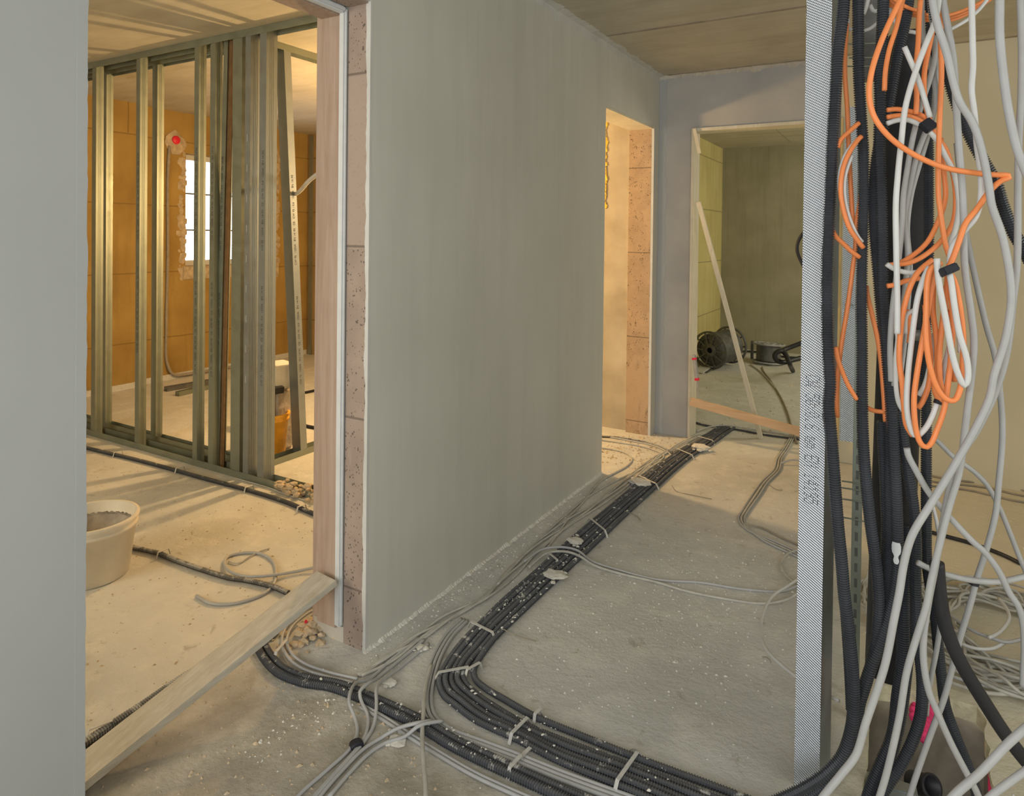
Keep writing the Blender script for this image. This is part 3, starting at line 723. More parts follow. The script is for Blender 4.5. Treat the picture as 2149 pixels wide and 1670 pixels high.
for k, lab in enumerate(('left', 'middle', 'right')):
    d = (k-1)
    cable(fpath(((1662+d*4, 918), (1650+d*5, 940), (1636+d*5, 962), (1630+d*6, 985), (1604+d*7, 1012), (1585+d*8, 1040), (1566+d*7, 1068), (1556+d*6, 1090), (1572+d*3, 1112), (1606, 1132+d*4), (1650, 1152+d*5), (1710, 1180+d*5))), .0050,
          lab+' cable of the trio bending across the warm lit floor patch', 'cable_grey' if k != 1 else 'cable_dusty')
cable(fpath(((1560, 1098, .012), (1600, 1108), (1640, 1128), (1672, 1142), (1720, 1165))), .0045, 'brownish cable leaving the trio at its kink toward the profile', 'cable_brown')
cable(fpath(((1640, 972, .012), (1660, 965, .03), (1690, 968, .03), (1730, 980, .02))), .006, 'short pale cable branching off the trio near the far doorway', 'cable_grey')
cable([FL(*p) for p in ((1720, 1150, .02), (1660, 1158, .02), (1643, 1172, .01), (1640, 1190, .01), (1655, 1212, .01), (1690, 1235, .01))], .0045, 'thin pale loop on the floor just left of the profile', 'cable_dusty')
# from the side doorway
cable(fpath(((1240, 912), (1280, 917), (1330, 926), (1368, 934), (1395, 945), (1408, 955), (1402, 964), (1380, 972), (1340, 1000))), .005, 'far dusty cable curving out of the side doorway', 'cable_dusty')
cable(fpath(((1240, 920), (1290, 927), (1340, 935), (1375, 945), (1392, 955), (1384, 968), (1350, 988), (1318, 1012))), .005, 'near dusty cable curving out of the side doorway', 'cable_dusty')
cable(fpath(((1240, 938), (1280, 942), (1312, 950), (1326, 962), (1315, 978), (1290, 992), (1262, 1008), (1248, 1022), (1225, 1052), (1195, 1085), (1172, 1118), (1150, 1148))), .0052, 'grey cable making a wide turn in the side doorway and hugging the wall end', 'cable_dusty')
# left room loose cable
cable(fpath(((700, 1178, .03), (672, 1187, .02), (620, 1199, .012), (560, 1208, .02), (515, 1209, .02), (482, 1198, .015), (471, 1180, .01), (480, 1167), (510, 1160), (545, 1161), (572, 1176), (579, 1198), (576, 1222), (560, 1242), (530, 1256), (485, 1267), (445, 1266), (412, 1250))), .0065, 'loose grey cable making a loop on the left room floor', 'cable_grey')
cable(fpath(((480, 1178), (500, 1182), (520, 1170), (545, 1157), (566, 1150))), .003, 'short thin wire inside the loose cable loop', 'cable_dusty')
# around the rubble
for k, P in enumerate((((672, 1266), (640, 1280), (608, 1305), (592, 1340), (600, 1372), (630, 1400), (680, 1418), (740, 1432)),
                       ((672, 1273), (645, 1288), (616, 1312), (602, 1342), (612, 1370), (640, 1392), (690, 1410), (750, 1424)))):
    cable(fpath(P, .012), .0048, ('outer', 'inner')[k]+' pale cable curving around the rubble heap at the jamb foot', 'cable_grey')
# store room and right side
cable(fpath(((1600, 770), (1602, 778), (1618, 800), (1640, 836), (1655, 872), (1664, 908), (1672, 930))), .008, 'cable running from the cable reel across the store room floor', 'cable_brown')
cable([FL(x, y, .008) for x, y in ((1575, 765), (1590, 775), (1606, 790), (1628, 815))], .006, 'short thin cable beside the reel on the store room floor', 'cable_dusty')
cable([FL(x, y, .010) for x, y in ((1920, 1106), (1960, 1118), (2040, 1140), (2100, 1162), (2142, 1182))], .009, 'black cable lying across the pale floor behind the hanging cables', 'black')
for k, (a, b, lab) in enumerate((((1930, 992), (2180, 1035), 'farthest'), ((1930, 1003), (2180, 1044), 'middle'), ((1930, 1014), (2180, 1056), 'nearest'))):
    cable([FL(a[0]+(b[0]-a[0])*f, a[1]+(b[1]-a[1])*f+3*math.sin(7*f+k), .006) for f in (0, .2, .4, .6, .8, 1)], .0055, lab+' of three brown cables at the foot of the beige wall', 'cable_brown')

# straps fixing the runs
def strap(a, b, label, r=.013, wdt=.010, group=None, hgt=.026):
    """flat perforated strap arched over conduits from floor point a to b"""
    a, b = Vector(a), Vector(b); d = b-a; d.z = 0; n = 16; side = Vector((-d.y, d.x, 0)).normalized()*wdt/2
    V, Fc = [], []
    for i in range(n+1):
        f = i/n; z = .001+hgt*min(1, (math.sin(math.pi*f)*2.6)) if 0 < f < 1 else .001
        p = a+d*f; p.z = z
        for dz in (0, .0022): V += [p-side+Vector((0, 0, dz)), p+side+Vector((0, 0, dz))]
    for i in range(n):
        k = 4*i
        Fc += [[k+2, k+3, k+7, k+6], [k+1, k, k+4, k+5], [k, k+2, k+6, k+4], [k+3, k+1, k+5, k+7]]
    Fc += [[0, 1, 3, 2], [4*n+2, 4*n+3, 4*n+1, 4*n]]
    return tag(mesh_obj('fixing_strap', V, Fc, 'strap'), label, 'strap', group)
def sp(x0, x1, y, lab, **k): strap((x0, y, 0), (x1, y+k.pop('dy', 0), 0), lab, **k)
sp(-1.335, -1.205, 2.005, 'pale strap over the flat bundle just before its bend', dy=-.02)
strap((-1.262, 1.705, 0), (-1.175, 1.800, 0), 'pale strap over the flat bundle in the middle of its bend')
strap((-.925, 1.598, 0), (-.915, 1.700, 0), 'pale strap over the flat bundle after its bend')
strap((-.615, 1.590, 0), (-.600, 1.745, 0), 'pale double strap over the flat bundle near the bottom edge')
strap((-1.185, 1.765, 0), (-1.165, 1.835, 0), 'small strap holding only the single conduit inside the bend')
strap((-.905, 1.705, 0), (-.900, 1.745, 0), 'small strap on the single conduit right of the bundle strap')
strap((-.868, 1.495, 0), (-.862, 1.562, 0), 'pale strap over the near conduit pair at the bottom edge')
strap((-.868, 1.565, 0), (-.862, 1.612, 0), 'pale strap over the three pale cables at the bottom edge', hgt=.013)
sp(-1.34, -1.185, 3.06, 'strap over the bundle opposite the middle of the grey wall', dy=-.12)
sp(-1.34, -1.17, 3.75, 'strap over the bundle at the near edge of the lit floor patch', dy=-.10)
sp(-1.30, -1.14, 4.36, 'strap over the bundle close to the side doorway', dy=-.10)
sp(-1.25, -1.11, 4.70, 'strap over the bundle in front of the far door jamb', dy=-.05)
sp(-1.335, -1.255, 2.62, 'small strap over the wall-side conduits beyond the plaster lump', dy=-.05)
strap(FL(575, 1390), FL(592, 1350)+Vector((.03, 0, 0)), 'strap over the conduit pair beside the rubble heap')
for k, (x, y, lab) in enumerate(((247, 957, 'leftmost'), (377, 990, 'second'), (522, 1031, 'third'), (632, 1072, 'rightmost'))):
    q = FL(x, y); strap(q+Vector((0, -.03, 0)), q+Vector((.005, .03, 0)), lab+' strap on the straight conduit along the stud partition')
q = FL(208, 1543); strap(q+Vector((-.005, -.035, 0)), q+Vector((.02, .035, 0)), 'pale strap on the muddy conduit beside the plank', hgt=.032, wdt=.014)
q = FL(342, 1168); strap(q+Vector((0, -.03, 0)), q+Vector((.005, .03, 0)), 'strap on the muddy conduit right of the white bucket')
# tie wire tails
for P, lab in ((((1056, 1320, .02), (1085, 1334, .01), (1124, 1345, .008)), 'loose end of tie wire beside the bundle before its bend'),
               (((1310, 1072, .02), (1335, 1082, .006), (1345, 1092, .004)), 'loose tie wire beside the bundle below the lit patch'),
               (((1410, 1018, .03), (1418, 1030, .004), (1450, 1038, .004), (1494, 1047, .004)), 'thin wire lying on the lit floor patch'),
               (((1600, 1378, .01), (1612, 1380, .01), (1618, 1390, .006)), 'bent nail lying on the floor by the arching cable'),
               (((1615, 1018, .01), (1632, 1028, .004), (1642, 1028, .004)), 'tie wire end on the trio of cables')):
    tag(tube('tie_wire', [FL(*p) for p in P], .0018, 'cable_brown', sides=6), lab, 'wire')

# ================================================================== PLANK, RUBBLE, DEBRIS
pa, pb = FL(60, 1712, .012), PL(690, 1206, 1, 1.672)
s = MB(); s.m('wood_plank')
A = FL(178, 1616, .035); B = Vector((-1.690, 1.672, .228)); A = A-(B-A)*.10
s.beam(A, B, .105, .022, (0, 0, 1), .002)
pk = tag(s.build('plank'), 'long dusty wooden plank lying across the near doorway', 'plank')
# rubble heap at the jamb foot
s = MB(); s.m('debris_tan'); q = FL(655, 1325)
for k in range(95):
    a, r = random.uniform(0, 6.28), abs(random.gauss(0, .055)); rr = random.uniform(.004, .018)
    s.blob((q.x+r*math.cos(a)*.9, q.y+r*math.sin(a)*1.3, max(.003, .030-.35*r)*random.uniform(.3, 1)), rr, 1.2, 1, .7)
s.m('red').blob((q.x-.02, q.y-.01, .035), .007)
tag(s.build('rubble'), 'heap of broken plaster rubble at the foot of the timber lining', 'rubble', kind='stuff')
s = MB(); s.m('debris_tan'); q = FL(612, 1035)
for k in range(120):
    t_ = random.random(); rr = random.uniform(.006, .022)
    s.blob((q.x-.10+t_*.34+random.gauss(0, .01), q.y+random.gauss(0, .025)+t_*.02, random.uniform(.003, .055)*(1-.4*t_)), rr, 1.3, 1, .8)
tag(s.build('rubble'), 'crumbled mortar heaped on the partition floor track at the corner', 'rubble', kind='stuff')
# plaster lumps on the bundle
def lump(x, y, z, r, label, n=10, mat='debris'):
    s = MB(); s.m(mat); s.blob((x, y, z), r, 1.3, 1.0, .32, 2, .22)
    for k in range(n): s.blob((x+random.gauss(0, r*.8), y+random.gauss(0, r*.8), z+random.uniform(-.004, .004)), r*random.uniform(.15, .35), 1.2, 1, .5)
    bmesh.ops.transform(s.bm, matrix=Matrix.Identity(4), verts=s.bm.verts)
    return tag(s.build('plaster_lump'), label, 'plaster lump')
q = FL(1165, 1205, .025); lump(q.x, q.y, .024, .036, 'big pale plaster lump stuck on the bundle before the bend')
q = FL(1205, 1146, .03); lump(q.x-.02, q.y+.06, .026, .032, 'plaster lump where the pale cables cross the bundle')
q = FL(1345, 1010, .025); lump(q.x, q.y, .022, .050, 'plaster lump on the bundle at the edge of the lit floor patch')
q = FL(1470, 937, .025); lump(q.x, q.y, .022, .050, 'plaster lump on the bundle near the far doorway')
q = FL(885, 1362); lump(q.x, q.y, .005, .018, 'small flat plaster lump beside the cables at the wall foot')
q = FL(805, 1432); lump(q.x+.02, q.y, .010, .020, 'plaster lump where the cables hook over the near conduits')
q = FL(835, 1555); lump(q.x, q.y, .003, .022, 'flat plaster splash on the dark floor below the near conduits')
q = FL(1331, 1582); lump(q.x, q.y, .006, .009, 'small grey lump beside the double strap', 3, 'reel_grey')
# crumbs everywhere
def crumbs(n, gen, mat, label, rlo, rhi, name='crumbs'):
    V, Fc = [], []
    base = [(1, 1, 1), (-1, -1, 1), (-1, 1, -1), (1, -1, -1), (0, 0, 1.3)]
    for k in range(n):
        x, y, z = gen(); r = random.uniform(rlo, rhi)*random.choice((.5, .7, 1)); i0 = len(V)
        a = random.uniform(0, 6.28); ca, sa = math.cos(a), math.sin(a); el = random.uniform(.6, 1.8)
        for (u, v, t_) in ((1, 0, 0), (.3, .9, 0), (-.8, .5, 0), (-.7, -.7, 0), (.4, -.9, 0), (0, 0, 1)):
            u *= r*el*random.uniform(.7, 1.2); v *= r*random.uniform(.7, 1.2)
            V.append((x+u*ca-v*sa, y+u*sa+v*ca, z+t_*r*.9))
        for q in range(5): Fc.append([i0+q, i0+(q+1) % 5, i0+5])
        Fc.append([i0+4, i0+3, i0+2, i0+1, i0])
    return tag(mesh_obj(name, V, Fc, mat), label, 'crumbs', kind='stuff')
def inhole(x, y): return -.10 < x < .24 and 1.45 < y < 2.5
def g_cor():
    while True:
        m = random.random()
        if m < .35: x, y = XA+.02+abs(random.gauss(0, .07)), random.uniform(1.2, 4.7)
        elif m < .75: x, y = random.gauss(-.72, .22), random.gauss(2.55, .35)
        else: x, y = random.uniform(-1.5, .9), random.uniform(1.2, 4.6)
        if x > XA+.01 and not inhole(x, y): return x, y, 0
crumbs(2200, g_cor, 'debris', 'pale plaster crumbs scattered over the corridor floor', .0012, .0055)
def g_bun():
    y = random.choice((random.uniform(1.9, 4.6), random.uniform(2.0, 2.9))); x = random.uniform(-1.32, -1.20)
    if random.random() < .2: x, y = random.uniform(-1.2, -.5), random.uniform(1.60, 1.73)
    if random.random() < .15: x, y = random.uniform(-1.6, -.9), random.uniform(1.50, 1.56)
    return x, y, .021
crumbs(330, g_bun, 'debris', 'pale plaster flecks lying on the black floor conduits', .0012, .0060)
def g_left():
    if random.random() < .35: return random.uniform(-1.9, -1.0), random.uniform(.95, 1.55), 0
    return random.uniform(-4.6, -1.85), random.uniform(.9, 2.5), 0
crumbs(1500, g_left, 'debris_tan', 'tan plaster crumbs scattered on the left room floor', .0012, .0065)
crumbs(300, lambda: (random.uniform(-2.0, -.6), random.uniform(5.0, 8.6), 0), 'debris_tan', 'crumbs scattered on the store room floor', .004, .012)
crumbs(260, lambda: (random.uniform(-1.72, -1.3), random.uniform(3.9, 4.68), 0), 'debris_tan', 'debris heaped along the foot of the side doorway', .004, .014)

# ================================================================== LEFT ROOM OBJECTS
def bucket(loc, rb, rt, h, mat, fill, label, lip=.012, cat='bucket'):
    root = empty('bucket', loc, label, cat)
    t_ = .0035
    s = MB(); s.m(mat).lathe([(rb*.96, .0), (rb, .004), (rt, h-.045), (rt+lip*.6, h-.043), (rt+lip*.6, h-.030), (rt+.002, h-.028), (rt+lip, h-.012), (rt+lip, h), (rt, h+.002), (rt-t_, h-.004), (rb-t_, .008)], 56, None, True, True)
    s.build('body', root)
    s = MB(); s.m(fill)
    z = h*.55
    prof = [(0.001, z+.012), (rb*.5, z), (rb+(rt-rb)*.5-t_-.002, z+.02), (rt-t_-.001, h-.03), (rt-t_-.0045, h-.05), (rb*.8, z-.03), (.001, z-.03)]
    s.lathe(prof, 40); o = s.build('residue', root)
    return root
q = FL(189, 1085, .235)
bk = bucket((q.x, q.y, 0), .142, .166, .238, 'bucket_white', 'mortar', 'dusty white plastic mortar bucket beside the near left wall')
s = MB(); s.m('reel_grey'); s.box((-.028, -.0005, 0), (.028, .0008, .055))
lb = MB(); lb.m('reel_grey')
for k in range(5): lb.box((-.028, -.0008, k*.011), (.028-.008*(k % 2), .0004, k*.011+.004))
o = lb.build('faded_label', bk); o.location = (.030, -.1425, .022); o.rotation_euler = (math.radians(-6), 0, math.radians(12)); s.bm.free()
q = FL(568, 952, 0)
bo = bucket((q.x, q.y, 0), .088, .105, .262, 'bucket_orange', 'mortar', 'yellow-orange bucket standing behind the corner stud')
# bag of plaster and boxes piled behind
q = FL(580, 905, 0)
s = MB(); s.m('black').box((-.12, -.04, 0.002), (.045, .05, .40), Matrix.Translation((q.x-.02, q.y+.06, .0)) @ Matrix.Rotation(-.12, 4, 'Z'), .02)
tag(s.build('tool_bag'), 'black bag standing behind the orange bucket', 'bag')
q2 = DP(590, 765, 4.35)
root = empty('carton', (q2.x, q2.y, q2.z-.09), 'white carton with black patches on the stacked sacks', 'carton')
s = MB(); s.m('card').box((-.11, -.07, -.05), (.075, .07, .10), Matrix.Rotation(-.25, 4, 'Z'), .003); s.build('box', root)
s = MB(); s.m('black').box((-.03, -.075, .055), (.05, -.069, .095), Matrix.Rotation(-.25, 4, 'Z')).box((-.09, -.075, -.04), (.0, -.069, -.01), Matrix.Rotation(-.25, 4, 'Z'))
s.box((.0, -.11, -.05), (.11, -.03, -.01), Matrix.Rotation(-.25, 4, 'Z') @ Matrix.Rotation(.2, 4, 'Y')); s.build('flap', root)
s = MB(); s.m('mortar').box((q2.x-.16, q2.y-.07, 0), (q2.x+.03, q2.y+.11, q2.z-.145), bev=.025)
tag(s.build('sack_stack'), 'greyish sacks stacked behind the black bag', 'sack')
# pieces of profile and conduit on floor
def upiece(a, b, label, mat='galv'):
    a, b = Vector(a), Vector(b); d = (b-a).normalized(); n = Vector((-d.y, d.x, 0))
    s = MB(); s.m(mat).extr([(0, 0), (.05, 0), (.05, .04), (.0484, .04), (.0484, .0016), (.0016, .0016), (.0016, .04), (0, .04)], a, b, n, (0, 0, 1))
    return tag(s.build('metal_profile'), label, 'metal profile')
upiece(FL(376, 832), FL(462, 812), 'light metal profile offcut lying on the floor under the window')
upiece(FL(350, 822), FL(460, 803), 'dark metal profile offcut lying behind the light one', 'dark_metal')
conduit([FL(x, y, .012) for x, y in ((584, 828), (600, 831), (625, 826), (648, 822), (690, 812))], .012, 'black conduit on the floor behind the leaning stud, farther one', 'black')
conduit([FL(x, y, .012) for x, y in ((590, 880), (612, 885), (636, 892), (660, 897), (700, 902))], .012, 'black conduit on the floor behind the leaning stud, nearer one', 'black')
# junction box & conduit chased into the far wall
bx = PL(368, 294, 0, -6.02)
root = empty('junction_box', (-6.03, bx.y, bx.z), 'round red junction box cap on the ochre wall left of the window', 'junction box')
s = MB(); s.m('red').lathe([(.040, .0), (.040, .026), (.034, .032), (.001, .033)], 28, Matrix.Rotation(math.pi/2, 4, 'Y'), True); s.build('cap', root)
s = MB(); s.m('black').lathe([(.052, -.01), (.052, .006), (.038, .008)], 28, Matrix.Rotation(math.pi/2, 4, 'Y') @ Matrix.Translation((0.0, -.025, 0)), True); s.build('back_box', root)
cable([(-6.02, bx.y-.06, bx.z-.06), (-6.02, bx.y-.075, 1.9), (-6.02, bx.y-.07, 1.2), (-6.02, bx.y-.08, .5), (-6.02, bx.y-.07, .16), (-6.00, bx.y-.02, .05), (-5.98, bx.y+.15, .03), (-5.98, bx.y+.6, .02)], .014, 'grey conduit pipe running down the ochre wall from the red box', 'cable_brown', name='wall_pipe')
cable([PL(612, 412, 1, 3.02), PL(628, 402, 1, 2.9), PL(650, 378, 1, 2.75), PL(685, 352, 1, 2.55)], .012, 'white cable poking across in front of the leaning stud', 'cable_white', name='hanging_cable')

# ================================================================== STORE ROOM OBJECTS
def drum(loc, axis, R, rc, L, label, spokes=10, mat='reel_grey'):
    root = empty('cable_drum', loc, label, 'cable drum')
    root.rotation_euler = Vector(axis).to_track_quat('Z', 'Y').to_euler()
    for z, nm in ((0, 'flange'), (L, 'flange')):
        s = MB(); s.m(mat).lathe([(R-.022, z-.008), (R, z-.008), (R, z+.008), (R-.022, z+.008), (R-.022, z-.008)], 40)
        s.lathe([(.03, z-.008), (.075, z-.008), (.075, z+.008), (.03, z+.008), (.03, z-.008)], 30)
        for k in range(spokes):
            a = 2*math.pi*k/spokes
            s.box((.07, -.007, z-.006), (R-.018, .007, z+.006), Matrix.Rotation(a, 4, 'Z'))
        s.lathe([(R*.62, z-.005), (R*.66, z-.005), (R*.66, z+.005), (R*.62, z+.005), (R*.62, z-.005)], 36)
        s.build(nm, root)
    s = MB(); s.m('dark_metal')
    prof = [(rc*.2, .01)]; n = 16
    for k in range(n+1):
        z = .01+(L-.02)*k/n; prof.append((rc+(.010 if k % 2 else 0), z))
    prof.append((rc*.2, L-.01)); s.lathe(prof, 36); s.build('winding', root)
    return root
dc = Vector((-1.80, 7.28, .205)); ax = Vector((-.02, 1, .0))
drum(dc, (.30, .95, .05), .205, .165, .40, 'dark spoked cable drum lying on its side in the store room corner', 10, 'dark_metal')
rl = FL(1612, 763, 0)
drum((rl.x, rl.y, .02), (0.02, 0.05, 1), .17, .125, .20, 'grey cable reel lying flat on the store room floor', 8)
s = MB(); s.m('cable_white').beam(FL(1463, 781, .012), FL(1522, 745, .03), .12, .012); s.m('dark_metal').beam(FL(1468, 780, .006), FL(1518, 752, .02), .16, .008)
tag(s.build('board'), 'pale edged flat board lying in front of the cable drum', 'board')
p = PL(1578, 752, 1, 8.2); s = MB(); s.m('dark_metal').box((p.x-.015, 8.19, 0), (p.x+.015, 8.22, .21))
tag(s.build('short_post'), 'short dark upright bar left of the grey reel', 'bar')
cable([FL(1664, 778, .024), FL(1660, 770, .10)]+[DP(*q) for q in ((1656, 760, 6.42), (1652, 750, 6.45), (1644, 738, 6.5), (1634, 737, 6.5), (1626, 745, 6.5), (1629, 755, 6.5), (1642, 760, 6.5), (1665, 755, 6.55), (1690, 749, 6.6), (1725, 742, 6.6))], .024, 'thick black hose with a loop and a cut end above the grey reel', 'black', name='black_hose')
cable([DP(*q) for q in ((1640, 736, 6.68), (1655, 730, 6.7), (1690, 717, 6.7), (1725, 706, 6.7))], .024, 'black hose rising to the right behind the looped one', 'black', name='black_hose')
cable([PL(1752, 452, 1, 4.712), PL(1720, 462, 1, 4.67), PL(1692, 482, 1, 4.66), PL(1676, 505, 1, 4.66), PL(1673, 525, 1, 4.66), PL(1682, 550, 1, 4.66), PL(1705, 585, 1, 4.66), PL(1745, 640, 1, 4.708)], .011, 'black cable bulging out left of the perforated profile', 'black', name='hanging_cable')
cable([FL(x, y, .02) for x, y in ((1528, 748), (1560, 737), (1600, 740), (1640, 748), (1700, 752))], .012, 'black cable lying along the foot of the concrete store wall', 'black')
# battens in the doorway
s = MB(); s.m('wood_pale').beam(PL(1466, 424, 1, 4.69), FL(1597, 920), .030, .022, (0, -1, 0), .001)
tag(s.build('batten'), 'pale thin batten leaning diagonally in the far doorway', 'batten')
s = MB(); s.m('wood_orange').beam(PL(1449, 842, 1, 4.685), PL(1712, 915, 1, 4.665), .055, .022, (0, -1, 0), .001)
tag(s.build('batten'), 'reddish batten fixed low across the far doorway', 'batten')
root = empty('long_tool', PL(1466, 833, 1, 4.66), 'grey tool with red ends standing on the reddish batten', 'tool')
a, b, c_ = PL(1466, 834, 1, 4.66), PL(1463, 797, 1, 4.66), PL(1456, 744, 1, 4.66)
s = MB(); s.m('reel_grey').beam(a, b, .008, .008); o1 = s.build('shaft')
s = MB(); s.m('reel_grey').beam(b, c_, .026, .022, (0, -1, 0), .004); o2 = s.build('grip')
s = MB(); s.m('red').beam(b-(c_-b)*.02, b+(c_-b)*.08, .028, .024, (0, -1, 0)).beam(b+(c_-b)*.80, b+(c_-b)*.88, .028, .024, (0, -1, 0)); o3 = s.build('red_band')
adopt(root, o1, o2, o3)
s = MB(); s.m('wood_pale').beam(PL(1457, 270, 1, 4.700), PL(1468, 322, 1, 4.69), .022, .008, (0, -1, 0)); tag(s.build('wood_splinter'), 'loose strip of wood hanging at the top left of the far doorway', 'wood strip')

# ================================================================== PERFORATED PROFILE AND RISER
px0 = FL(1675, 1661, 0)
def prof_at(x, y, w_, d_, z0, z1, label, ang=0., mat='knurl', side='galv_blue'):
    root = empty('perforated_profile', (x, y, z0), label, 'metal profile'); root.rotation_euler = (0, 0, ang)
    t_ = .0014; L = z1-z0
    s = MB(); s.m(mat).box((0, -t_, 0), (w_, 0, L)); s.build('front_flange', root)
    s = MB(); s.m(side).box((w_-t_, 0, 0), (w_, d_, L)); s.box((w_-t_-.004, d_*.2, 0), (w_-t_, d_*.24, L)); s.build('web', root)
    s = MB(); s.m(side).box((0, d_-t_, 0), (w_-t_, d_, L)); s.build('rear_flange', root)
    s = MB(); s.m(side).box((0, 0, 0), (t_, .007, L)).box((0, d_-.007, 0), (t_, d_-t_, L)); s.build('lip', root)
    return root
pr = prof_at(px0.x-.012, px0.y+.02, .060, .115, 0, 2.54, 'tall perforated galvanised profile standing left of the hanging conduits', -.13)
# dotted print
V, Fc = [], []
rng = random.Random(3)
GL = {'0': '757', 'C': '744', 'E': '756', '6': '467', '5': '651', 'A': '575', '-': '040', ' ': '000', '1': '272', '9': '751', '4': '551', 'W': '575', 'T': '722', 'N': '575'}
DOT = {'C': '0E11101010110E', 'W': '11111115151B11', '5': '1F101E01011109'.replace('09', '0E'), '0': '0E11131519110E', '-': '0000001F000000', '.': '00000000000C0C', '6': '0608101E11110E',
       'm': '00001A15151515', 'E': '1F10101E10101F', 'N': '11191513111111', '1': '040C040404040E', '4': '02060A121F0202', '9': '0E11110F01020C', ' ': '00000000000000', 'x': '0000110A040A11'}
V, Fc = [], []; px_, z_ = .0058, 1.055
def _dot(x, z, h=.0017):
    i0 = len(V)
    for y in (-.0006, -.0022):
        for a_, b_ in ((-h, -h), (h, -h), (h, h), (-h, h)): V.append((x+a_, y, z+b_))
    Fc.extend([[i0+4, i0+5, i0+6, i0+7], [i0, i0+1, i0+5, i0+4], [i0+1, i0+2, i0+6, i0+5], [i0+2, i0+3, i0+7, i0+6], [i0+3, i0, i0+4, i0+7]])
for ch in 'CW 50x0.6 mm EN 14195':
    rows = [int(DOT[ch][2*q:2*q+2], 16) for q in range(7)]
    for q, row in enumerate(rows):
        for c_ in range(5):
            if row & (16 >> c_): _dot(.045-q*.0052, z_-c_*.0026, .0010)
    z_ -= .0026*6
mesh_obj('stamped_print', V, Fc, 'print', pr)
root = empty('perforated_profile', DP(1770, 925, 2.35), 'shorter perforated profile piece behind the leftmost hanging conduits', 'metal profile')
bz = root.location.z; tz = DP(1782, 226, 2.35).z
s = MB(); s.m('knurl').box((-.010, 0, 0), (.036, .0015, tz-bz)); s.build('front_flange', root)
s = MB(); s.m('galv_blue').box((.036, 0, 0), (.0375, .05, tz-bz)).box((-.0115, 0, 0), (-.010, .05, tz-bz)); s.build('web', root)
s = MB(); s.m('galv_blue').beam(DP(1778, 640, 2.352), DP(1796, 640, 2.0), .02, .004, (0, 0, 1)); br_ = s.build('bracket'); adopt(root, br_)
# mounting rail with pins
ra, rb_ = DP(1789, 1600, 1.98), DP(1806, 300, 1.98)
root = empty('mounting_rail', ra, 'slotted mounting rail with wire pins between the hanging conduits', 'mounting rail')
L = (rb_-ra).length; dx = (rb_.x-ra.x)*.0
s = MB(); s.m('galv').extr([(-.013, 0), (.013, 0), (.013, .02), (.0115, .02), (.0115, .0015), (-.0115, .0015), (-.0115, .02), (-.013, .02)], (0, 0, 0), (0, 0, L), (1, 0, 0), (0, 1, 0)); s.build('channel', root)
s = MB(); s.m('dark_metal')
for k in range(int(L/.045)): s.box((-.004, -.0008, .02+k*.045), (.004, .0004, .045+k*.045))
s.build('slots', root)
for pk_, (x, y) in enumerate(((1800, 1014), (1798, 1028), (1795, 1051), (1790, 1089), (1800, 92), (1815, 121), (1812, 139))):
    P = DP(x, y, 1.93); tag(tube('wire_pin', [P+Vector((-.04, -.01, .002)), P+Vector((0, 0, 0)), P+Vector((.05, .005, -.003))], .0022, 'galv', sides=6),
        ('topmost of the four lower', 'second of the four lower', 'third of the four lower', 'lowest of the four lower', 'topmost of the three upper', 'middle of the three upper', 'lowest of the three upper')[pk_]+' wire pins on the slotted mounting rail', 'wire pin', 'wire pins on the mounting rail')
# large black waste pipe
A, B = DP(1871, 1180, 1.86), DP(1912, 74, 1.90)
root = empty('waste_pipe', A, 'large black waste pipe rising behind the hanging conduits', 'pipe')
d = (B-A).normalized(); ML = Matrix.Translation((0, 0, 0)) @ d.to_track_quat('Z', 'Y').to_matrix().to_4x4(); Lp = (B-A).length
s = MB(); s.m('pipe_black').lathe([(.050, -.30), (.055, -.30), (.055, Lp-.07), (.060, Lp-.068), (.060, Lp-.01), (.055, Lp), (.050, Lp), (.050, -.30)], 40, ML); s.build('pipe_body', root)
s = MB(); s.m('dark_metal').lathe([(.0552, Lp*.42), (.058, Lp*.42), (.058, Lp*.42+.03), (.0552, Lp*.42+.03)], 40, ML); s.build('clamp', root)
# grey box and dusty pieces above
P = DP(1822, 95, 2.05); s = MB(); s.m('dark_metal').box((P.x-.03, P.y, P.z-.10), (P.x+.03, P.y+.06, 2.54), bev=.003)
tag(s.build('cable_duct'), 'dusty dark duct behind the conduits under the ceiling', 'duct')

# ------------------------------------------------------------------ hanging lines; (x, y) in the photo at a real distance
def hang(name, P, t0, r, mat, label, cat, corr=0., group=None, wob=0., t1=None, sides=9):
    n = len(P); pts = []
    for i, p in enumerate(P):
        t = p[2] if len(p) > 2 else t0+((t1 if t1 is not None else t0)-t0)*i/(n-1)
        pts.append(DP(p[0], p[1], t+wob*math.sin(i*1.9+len(label))))
    return tag(tube(name, pts, r, mat, corr=corr, sides=sides, step=.007), label, cat, group)
def HC(P, t, label, r=.0132, mat='conduit_clean', corr=.0058, **k): return hang('corrugated_conduit', P, t, r, mat, label, 'conduit', corr, sides=10, **k)
HC([(1772, -40), (1771, 0), (1768, 38), (1758, 113), (1754, 189), (1748, 277), (1743, 402), (1736, 558), (1736, 666), (1738, 738), (1742, 810), (1739, 850), (1744, 908), (1750, 989), (1758, 1096), (1766, 1177), (1773, 1260), (1779, 1304), (1786, 1371)
    , (1791, 1430), (1791, 1490), (1784, 1540), (1766, 1588), (1730, 1626), (1685, 1655), (1620, 1685), (1560, 1710)], 1.60, 'leftmost hanging corrugated conduit, hugging the perforated profile and bending left at the floor', r=.0142)
HC([(1737, 868, 1.66), (1746, 950, 1.66), (1753, 1050, 1.66), (1763, 1150, 1.66), (1772, 1250, 1.66), (1779, 1340, 1.66), (1784, 1420, 1.66), (1787, 1490, 1.66)], 1.66, 'corrugated conduit tucked behind the leftmost hanging one below its middle')
